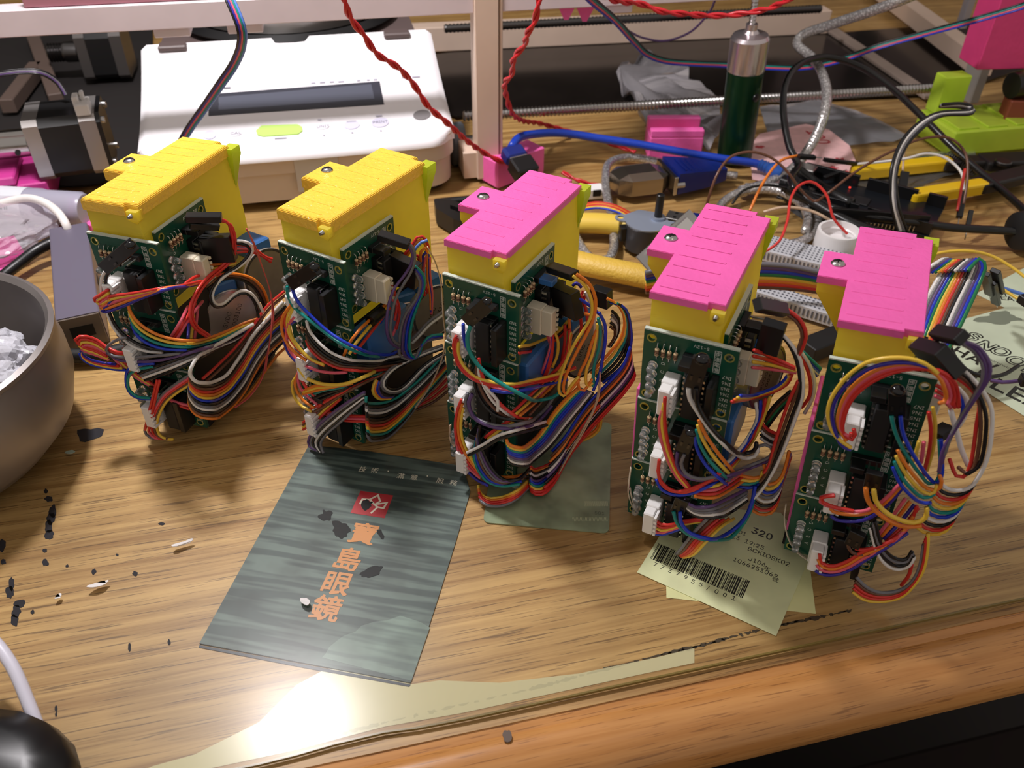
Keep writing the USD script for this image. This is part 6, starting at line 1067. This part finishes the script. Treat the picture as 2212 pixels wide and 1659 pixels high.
cable('cable', [(940, 438, .004), (1010, 432, .004), (1130, 428, .004), (1240, 420, .004), (1305, 415, .005)], .0030, MK, 'black cable lying behind the orange and pink lids')
cw = T('white_connector', G(1275, 405), 'small white connector with black sockets at the end of a red wire', 'connector')
cM = frame(G(1268, 415, .005), PE); obj('shell', tf(mv(cbox(.016, .010, .008, .0008), (0.004, 0, 0)), cM), MW, cw); obj('socket', tf(mv(cbox(.006, .002, .005, .0003), (.006, -.0046, .001)), cM), MK, cw)
twisted([(1215, 372, .012), (1245, 388, .010), (1270, 396, .008), (1300, 402, .006)], 'short red twisted wire ending in the white connector', .0009)

# breadboards, cap, rainbow cables
BB = pm('breadboard_white', (208, 210, 216), .35, transmission_weight=.15); BHL = pm('breadboard_hole', (96, 98, 106), .6)
def breadboard(pa, pb, wid, label):
    t = T('breadboard', G((pa[0]+pb[0])/2, (pa[1]+pb[1])/2), label, 'breadboard'); a, b = G(*pa), G(*pb); x = nrm(b-a); M = fr(a, x, np.cross(Z1, x), Z1); L = np.linalg.norm(b-a)
    obj('board', tf(mv(cbox(L, wid, .0085, .0006), (L/2, wid/2, .00425)), M), BB, t)
    n = int(L/.00254)-2
    for r in range(int(wid/.0030)):
        obj('hole_row', tf(cat_(*[mv(cbox(.0011, .0011, .0003), (.003+.00254*k, .0022+.0030*r, .0086)) for k in range(n)]), M), BHL, t, kind='stuff')
    obj('side_ribs', tf(cat_(*[mv(cbox(.0010, .0004, .0045), (.003+.00254*k, -.0001, .0045)) for k in range(n)]), M), BHL, t, kind='stuff'); return t
breadboard((1615, 650), (1990, 770), .012, 'clear ribbed breadboard strip behind the two right-hand modules'); breadboard((1630, 560), (1880, 625), .022, 'white breadboard with rows of holes behind the white bottle cap')
bc_ = G(1800, 545); cap = T('bottle_cap', bc_, 'white screw cap standing open side up between the two right-hand lids', 'bottle cap')
obj('cap', mv(lathe([(0, .0005), (.0135, .0005), (.0142, .0012), (.0138, .0155), (.0135, .0168), (.0118, .0168), (.0116, .0120), (.0112, .0080), (0, .0080)], 44), bc_), pm('cap_white', (236, 234, 234), .35), cap, smooth=35)
obj('thread_ring', mv(lathe([(.0118, .0110), (.0108, .0120), (.0118, .0130), (.0118, .0110)], 40), bc_), pm('cap_white', (236, 234, 234), .35), cap, smooth=35)
def rainbow(name, A, B, ks, label, r=.00078, group=None):
    t = T(name, pts3(A)[0]*np.array([1, 1, 0]), label, 'ribbon cable', group); a, b = spline(pts3(A), .003), spline(pts3(B), .003); n = max(len(a), len(b)); a, b = resample(a, n), resample(b, n)
    for i, k in enumerate(ks):
        w = i/(len(ks)-1); obj('strand', tube(a*(1-w)+b*w, r, 8), wm(k), t, smooth=True)
    return t
rainbow('ribbon_cable', [(1395, 590, .030), (1410, 585, .032), (1500, 572, .034), (1600, 570, .034), (1700, 574, .033), (1775, 588, .032), (1880, 610, .028)], [(1395, 630, .016), (1412, 628, .016), (1500, 618, .017), (1600, 618, .018), (1700, 622, .018), (1780, 632, .017), (1880, 655, .014)], 'GPBEYORM', 'rainbow ribbon cable passing behind the two right-hand modules', .0016)
rainbow('ribbon_cable', [(1990, 590, .050), (2020, 570, .056), (2045, 558, .058), (2035, 585, .052), (2000, 650, .040), (1975, 720, .030), (1960, 770, .020)], [(2090, 585, .056), (2115, 560, .060), (2128, 572, .058), (2120, 600, .052), (2085, 680, .040), (2055, 740, .030), (2030, 790, .018)], 'WGPBEYORMKWGPBE', 'wide rainbow ribbon cable standing right of the rightmost pink lid', .00115)
for i, (px, py, z) in enumerate([(2128, 590, .050), (2142, 610, .040), (2150, 585, .05)]):
    t_ = T('jumper_plug', G(px, py, 0), ['black jumper plug hanging from the right end of the wide rainbow ribbon', 'lower black jumper plug with a bare pin by the rainbow ribbon', 'farther black jumper plug beside the rainbow ribbon'][i], 'jumper plug')
    a = G(px, py, z); b = G(px+10, py+45, z-.022); zM = frame_z(a, b); L = np.linalg.norm(b-a); obj('housing', tf(mv(cbox(.005, .0026, L, .0003), (0, 0, L/2)), zM), MK, t_); obj('pin', tf(mv(cyl(.0003, .006, 6), (0, 0, L)), zM), MTIN, t_)
cable('wire', [(2000, 556, .030), (2030, 546, .034), (2090, 542, .036), (2140, 552, .034), (2190, 580, .030), (2240, 620, .026)], .0009, wm('Y'), 'yellow wire arching behind the wide rainbow ribbon', 'wire'); cable('wire', [(2120, 598, .030), (2150, 615, .026), (2190, 640, .024), (2240, 670, .024)], .0009, wm('Y'), 'yellow wire slanting in front over the small leaflet', 'wire')
cable('wire', [(2160, 620, .020), (2190, 630, .018), (2240, 645, .016)], .0011, wm('L'), 'light blue wire lying over the small leaflet at the right edge', 'wire'); cable('wire', [(2140, 822, .020), (2170, 826, .020), (2205, 822, .020)], .0010, wm('P'), 'violet wire running to a black plug over the large leaflet', 'wire')
cable('wire', [(2050, 745, .02), (2075, 790, .016), (2120, 812, .012), (2165, 810, .010), (2200, 790, .010)], .0011, wm('K'), 'black wire curling over the large leaflet', 'wire')
for i, q in enumerate([(2216, 650, .03, -14), (2214, 820, .024, 10)]):
    t_ = T('jumper_plug', G(q[0], q[1]), ['black plug at the right edge above the large leaflet', 'black plug at the right edge on the big outlined letters'][i], 'jumper plug'); a = G(q[0]-10, q[1], q[2]); b = G(q[0]+60, q[1]+q[3], q[2]); L = np.linalg.norm(b-a)
    obj('housing', tf(mv(cbox(.006, .005, L, .0004), (0, 0, L/2)), frame_z(a, b)), MK, t_)
bs = block('black_socket', (1755, 785), .030, .013, .009, 30, MKm, 'small black breadboard piece left of the rightmost module', cat='socket')
bx_ = frame(G(1755, 785), (math.cos(deg(30)), math.sin(deg(30)), 0))

# microcontroller boards, power leads and plugs
mc = T('microcontroller_board', G(1850, 470), 'dark microcontroller board with long black pin sockets behind the bottle cap', 'circuit board')
mA_, mB_ = G(1690, 425), G(2010, 510); mxx = nrm(mB_-mA_); mM = fr(mA_*np.array([1, 1, 0]), mxx, np.cross(Z1, mxx), Z1); ML = np.linalg.norm(mB_-mA_)
obj('board', tf(mv(cbox(ML, .052, .0016, .0002), (ML/2, .010, .006)), mM), pm('board_black', (16, 20, 26), .35), mc)
for x0, L_, y in [(.006, .05, -.013), (.062, .045, -.013), (.004, .040, .033), (.050, .035, .033), (.092, .03, .033)]:
    obj('pin_socket', tf(mv(cbox(min(L_, ML-x0), .0026, .0090, .0002), (x0+min(L_, ML-x0)/2, y, .0110)), mM), MK, mc)
obj('chip', tf(mv(cbox(.012, .012, .0014, .0002), (ML*.5, .01, .0074)), mM), CHIPM, mc); obj('usb_port', tf(mv(cbox(.016, .012, .011, .0006), (.006, .022, .0120)), mM), MTIN, mc); obj('power_jack', tf(mv(cbox(.014, .009, .010, .0006), (.004, -.003, .0115)), mM), MK, mc)
RLED = usdkit.material(stage, '/World/Looks/red_led_lit', {'e': ('emission', {'color': (1, .05, .03), 'strength': 1.8})}, surface='e.emission')
obj('lit_led', tf(mv(cbox(.0014, .001, .001, .0002), (.030, .008, .0080)), mM), RLED, mc); obj('lit_led', tf(mv(cbox(.0014, .001, .001, .0002), (.040, .026, .0080)), mM), RLED, mc)
for k in range(3): obj('capacitor', tf(mv(cyl(.0022, .005, 14), (.020+.011*k, .000, .0068)), mM), MTIN, mc, smooth=35)
m2_ = T('shield_board', G(1900, 500), 'second black board with a long comb of pins in front of the yellow cutters', 'circuit board')
nM = fr(G(1770, 505)*np.array([1, 1, 0]), nrm(G(2010, 525)-G(1770, 505)), np.cross(Z1, nrm(G(2010, 525)-G(1770, 505))), Z1)
obj('board', tf(mv(cbox(.072, .022, .0016, .0002), (.036, .012, .010)), nM), pm('board_black', (16, 20, 26), .35), m2_); obj('pin_strip', tf(mv(cbox(.064, .0026, .0080, .0002), (.036, .003, .0148)), nM), MK, m2_)
obj('pins', cat_(*[tf(mv(cbox(.0006, .0006, .004), (.006+.00254*k, .0008, .009)), nM) for k in range(24)]), MTIN, m2_, kind='stuff')
BCB = pm('cable_black', (16, 16, 17), .28)
cable('cable', [(1716, 408, .026), (1708, 384, .028), (1724, 356, .030), (1706, 320, .036), (1693, 250, .05), (1695, 190, .06), (1715, 150, .066), (1755, 127, .068), (1800, 125, .066), (1860, 145, .060), (1920, 185, .05), (1990, 250, .034), (2050, 310, .022), (2110, 365, .014), (2170, 415, .010), (2230, 470, .008)], .0026, BCB, 'black power lead looping up in front of the rod and down to the right')
cable('cable', [(1690, 410, .012), (1740, 420, .014), (1800, 450, .014), (1880, 468, .014), (1960, 478, .013), (2060, 492, .012), (2150, 497, .012), (2200, 500, .014)], .0028, BCB, 'black lead running along the boards to the round black plug')
cable('cable', [(1700, 405, .016), (1760, 440, .014), (1830, 480, .012), (1900, 505, .010), (1960, 515, .008)], .0042, BCB, 'thick glossy black cable across the front of the boards'); cable('cable', [(1720, 365, .016), (1760, 395, .012), (1800, 420, .014), (1840, 440, .014)], .0040, BCB, 'thick black cable crossing the foot of the power lead')
pgk = T('round_plug', G(2205, 520), 'round black barrel plug at the right edge behind the leaflets', 'plug'); a = G(2192, 500, .014); b = G(2300, 490, .014); zM = frame_z(a, b)
obj('barrel', tf(lathe([(0, 0), (.008, 0), (.0125, .002), (.013, .008), (.013, .04), (0, .04)], 26), zM), MKm, pgk, smooth=35)
# loose dupont wires
cable('wire', [(1520, 470, .016), (1530, 430, .030), (1550, 375, .045), (1580, 338, .052), (1620, 328, .054), (1665, 340, .050), (1700, 370, .042), (1730, 410, .030), (1760, 435, .022), (1785, 420, .030), (1850, 370, .042), (1930, 325, .050), (2000, 298, .054), (2055, 300, .052), (2085, 330, .045), (2090, 380, .034), (2082, 440, .020)], .0009, wm('M'), 'long brown wire waving over the boards and banknote', 'wire')
cable('wire', [(1620, 455, .016), (1640, 410, .026), (1665, 370, .034), (1690, 345, .038), (1725, 336, .038)], .0010, wm('O'), 'orange wire rising to a black plug over the banknote', 'wire')
cable('wire', [(1635, 552, .012), (1680, 525, .020), (1700, 480, .028), (1708, 430, .036), (1725, 402, .040), (1755, 393, .040), (1785, 420, .034), (1800, 470, .022), (1830, 505, .012)], .0009, wm('R'), 'red wire looping in front of the braided coil', 'wire')
cable('wire', [(1582, 440, .014), (1605, 412, .020), (1650, 400, .022), (1710, 408, .016)], .0009, wm('K'), 'thin black wire behind the ridged pink lid', 'wire'); cable('wire', [(1650, 458, .014), (1690, 448, .018), (1750, 455, .016), (1800, 480, .012), (1830, 500, .010)], .0010, wm('C'), 'tan wire over the braided coil', 'wire')
cable('wire', [(1845, 355, .012), (1900, 350, .020), (1960, 342, .026), (2000, 332, .028), (2040, 340, .026), (2075, 370, .020), (2082, 410, .014)], .0010, wm('W'), 'white wire arching over the yellow cutters', 'wire')
cable('wire', [(2068, 455, .010), (2078, 400, .022), (2085, 365, .030)], .0010, wm('R'), 'short red wire rising from a black plug beside the cutters', 'wire'); cable('wire', [(1950, 378, .012), (1952, 340, .022), (1955, 318, .030)], .0008, wm('C'), 'short tan wire rising from a black plug in the middle of the cutters', 'wire')
rainbow('ribbon_cable', [(1938, 500, .012), (1925, 430, .034), (1925, 370, .050), (1945, 310, .062), (1985, 265, .070), (2030, 243, .073), (2098, 238, .073), (2103, 232, .074), (2080, 224, .076), (2035, 226, .076)], [(1960, 500, .012), (1940, 440, .032), (1936, 375, .048), (1958, 315, .060), (1995, 275, .068), (2035, 250, .071), (2098, 246, .071), (2105, 240, .072), (2075, 232, .073), (2030, 230, .074)], 'KWGK', 'black, white and grey ribbon bent over in a tall loop at the right', .0011)
for i, (pa, pb, w) in enumerate([((1955, 372, .018), (1945, 430, .006), .006), ((2082, 415, .016), (2072, 470, .006), .004), ((2098, 455, .016), (2088, 500, .006), .003), ((1725, 338, .039), (1760, 340, .037), .004), ((1780, 345, .020), (1860, 355, .012), .003), ((1780, 385, .012), (1815, 372, .014), .003)]):
    t_ = T('jumper_plug', G(pb[0], pb[1]), ['black two-way jumper plug standing on the boards before the cutters', 'black jumper plug on the end of the short red wire', 'black jumper plug with bare pin right of the boards', 'black jumper plug on the end of the orange wire', 'black jumper plug lying across the banknote', 'black jumper plug in front of the banknote with a grey tip'][i], 'jumper plug')
    a, b = G(*pa), G(*pb); L = np.linalg.norm(b-a); zM = frame_z(a, b); obj('housing', tf(mv(cbox(w, .0028, L, .0003), (0, 0, L/2)), zM), MK, t_); obj('pin', tf(mv(cyl(.00035, .006, 6), (0, 0, L)), zM), MTIN, t_)
# yellow cutters
CUT = pm('cutter_yellow', (238, 196, 24), .35)
ct = T('wire_cutters', G(2050, 380), 'black wire cutters with flat yellow handles and coil spring at the right', 'cutters')
def slab(pa, pb, w, h, ang=0):
    a, b = G(*pa), G(*pb); x = nrm(b-a); L = np.linalg.norm(b-a); return tf(mv(rbox(L, w, h, min(w, .008)*.45), (L/2, 0, 0)), frame(a, x))
obj('handle', slab((1840, 372, .008), (2052, 350, .008), .0115, .008), CUT, ct); obj('handle', slab((1965, 425, .009), (2128, 400, .009), .0115, .008), CUT, ct)
obj('head', cat_(slab((2030, 352, .008), (2150, 350, .008), .014, .007), slab((2105, 402, .009), (2230, 372, .009), .016, .007), slab((2120, 350, .009), (2240, 345, .009), .020, .007)), pm('blackened_steel', (34, 32, 31), .4, .3), ct)
obj('pivot', mv(cyl(.006, .003, 20, ch=.0006), G(2165, 355, .012)), MDS, ct, smooth=35)
sp_ = spline(pts3([(2048, 335, .009), (2080, 350, .010), (2105, 372, .009)]), .001); tt_, A_, B_ = frames(sp_); ph = np.linspace(0, 2*math.pi*13, len(sp_)*1); fine = resample(sp_, 320); tt_, A_, B_ = frames(fine); ph = np.linspace(0, 2*math.pi*14, 320)
obj('spring', tube(fine+.0036*(np.cos(ph)[:, None]*A_+np.sin(ph)[:, None]*B_), .0006, 6), MDS, ct, smooth=True)
# lime base, pink upright and fittings at the right edge
LIM = pla('lime_block', (222, 248, 84), (220, 250, 90), .42)
lb = T('lime_printed_base', G(2140, 340), 'bright lime printed base at the right edge holding the pink upright', 'printed part')
lM = fr(G(2046, 338)*np.array([1, 1, 0]), PE, PN, Z1)
obj('base', tf(mv(cbox(.11, .050, .020, .0012), (.055, .025, .010)), lM), LIM, lb)
for k in range(4): obj('step', tf(mv(cbox(.018, .044, .0016, .0003), (.014+.026*k, .025, .0208)), lM), LIM, lb)
obj('upright', tf(mv(cbox(.024, .014, .030, .0008), (.016, .042, .036)), lM), LIM, lb)
pu = T('pink_upright', G(2160, 175, .05), 'tall pink printed upright over the lime base at the top right', 'printed part'); pu.base = np.array([*pu.base[:2], .045])
pqa = at_plane_y(2105, 165, lM[1, 3]+.04); obj('plate', tf(mv(cbox(.09, .030, .12, .0008), (.045, .015, .06)), fr(pqa, nrm(PE*.8+PN*-.1), nrm(PN*.8+PE*.1), Z1)), pla_top('rose_print', (214, 62, 122), .4, .2, 400), pu)
obj('wood_clip', tf(mv(cbox(.040, .012, .016, .001), (.060, -.008, .012)), fr(pqa, PE, PN, Z1)), pm('ply_clip', (206, 176, 132), .6), label='pale wooden clip on the pink upright', cat='clip')
pk2 = T('motor_housing', G(2200, 235), 'dark round part with a red-brown stand behind the lime base', 'machine part'); q0 = at_plane_y(2185, 185, lM[1, 3]+.035)
obj('barrel', tf(mv(cyl(.010, .06, 24), (0, 0, 0)), frame_z(q0, q0+PE)), MK, pk2, smooth=35); obj('stand', mv(cbox(.022, .014, .034, .001), q0+np.array([.012, 0, -.027])), pm('brick_brown', (130, 62, 40), .6), pk2)
obj('steel_bracket', tf(mv(cbox(.008, .008, .10, .0008), (0, 0, .05)), fr(at_plane_y(2075, 60, .86), PE, PN, Z1)), pm('zinc', (168, 168, 178), .35, .6), label='bright steel strip rising at the top right in front of the dark wall', cat='strip')

# dim fabric and bag below the desk edge at the lower right
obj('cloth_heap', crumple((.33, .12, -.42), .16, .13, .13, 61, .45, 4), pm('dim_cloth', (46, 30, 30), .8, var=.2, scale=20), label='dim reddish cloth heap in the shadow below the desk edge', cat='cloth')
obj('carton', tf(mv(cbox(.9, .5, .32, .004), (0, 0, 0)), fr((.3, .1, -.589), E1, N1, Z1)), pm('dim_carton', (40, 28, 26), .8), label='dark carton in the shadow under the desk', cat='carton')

for k, (px, py, mat_, lab) in enumerate([(1222, 30, PNK, 'small pink printed clip peeping out below the cross beam right of the post'), (1262, 34, PNK, 'larger pink printed clip below the cross beam right of the post')]):
    o = at_plane_y(px, py, .612+.012*k); obj('printed_clip', mv(hull([(-.006, 0, .010), (.007, 0, .010), (-.006, .006, .010), (.007, .006, .010), (-.001, 0, 0), (.002, 0, 0), (-.001, .006, 0), (.002, .006, 0)]), o-np.array([0, 0, .004])), mat_, label=lab, cat='printed part')

obj('grey_panel', tf(mv(cbox(.42, .012, .26, .001), (.21, 0, .132)), fr(np.array([.36, 1.16, 0]), PE, PN, Z1)), pm('mauve_panel', (112, 98, 98), .6, var=.08, scale=6), label='mauve grey panel standing at the back behind the pink upright', cat='panel')
obj('dark_strip', tf(mv(cbox(.03, .008, .26, .001), (0, 0, .132)), fr(np.array([.47, 1.165, 0]), PE, PN, Z1)), pm('dark_strip', (26, 24, 24), .6), label='dark upright strip on the mauve grey panel at the top right', cat='strip')
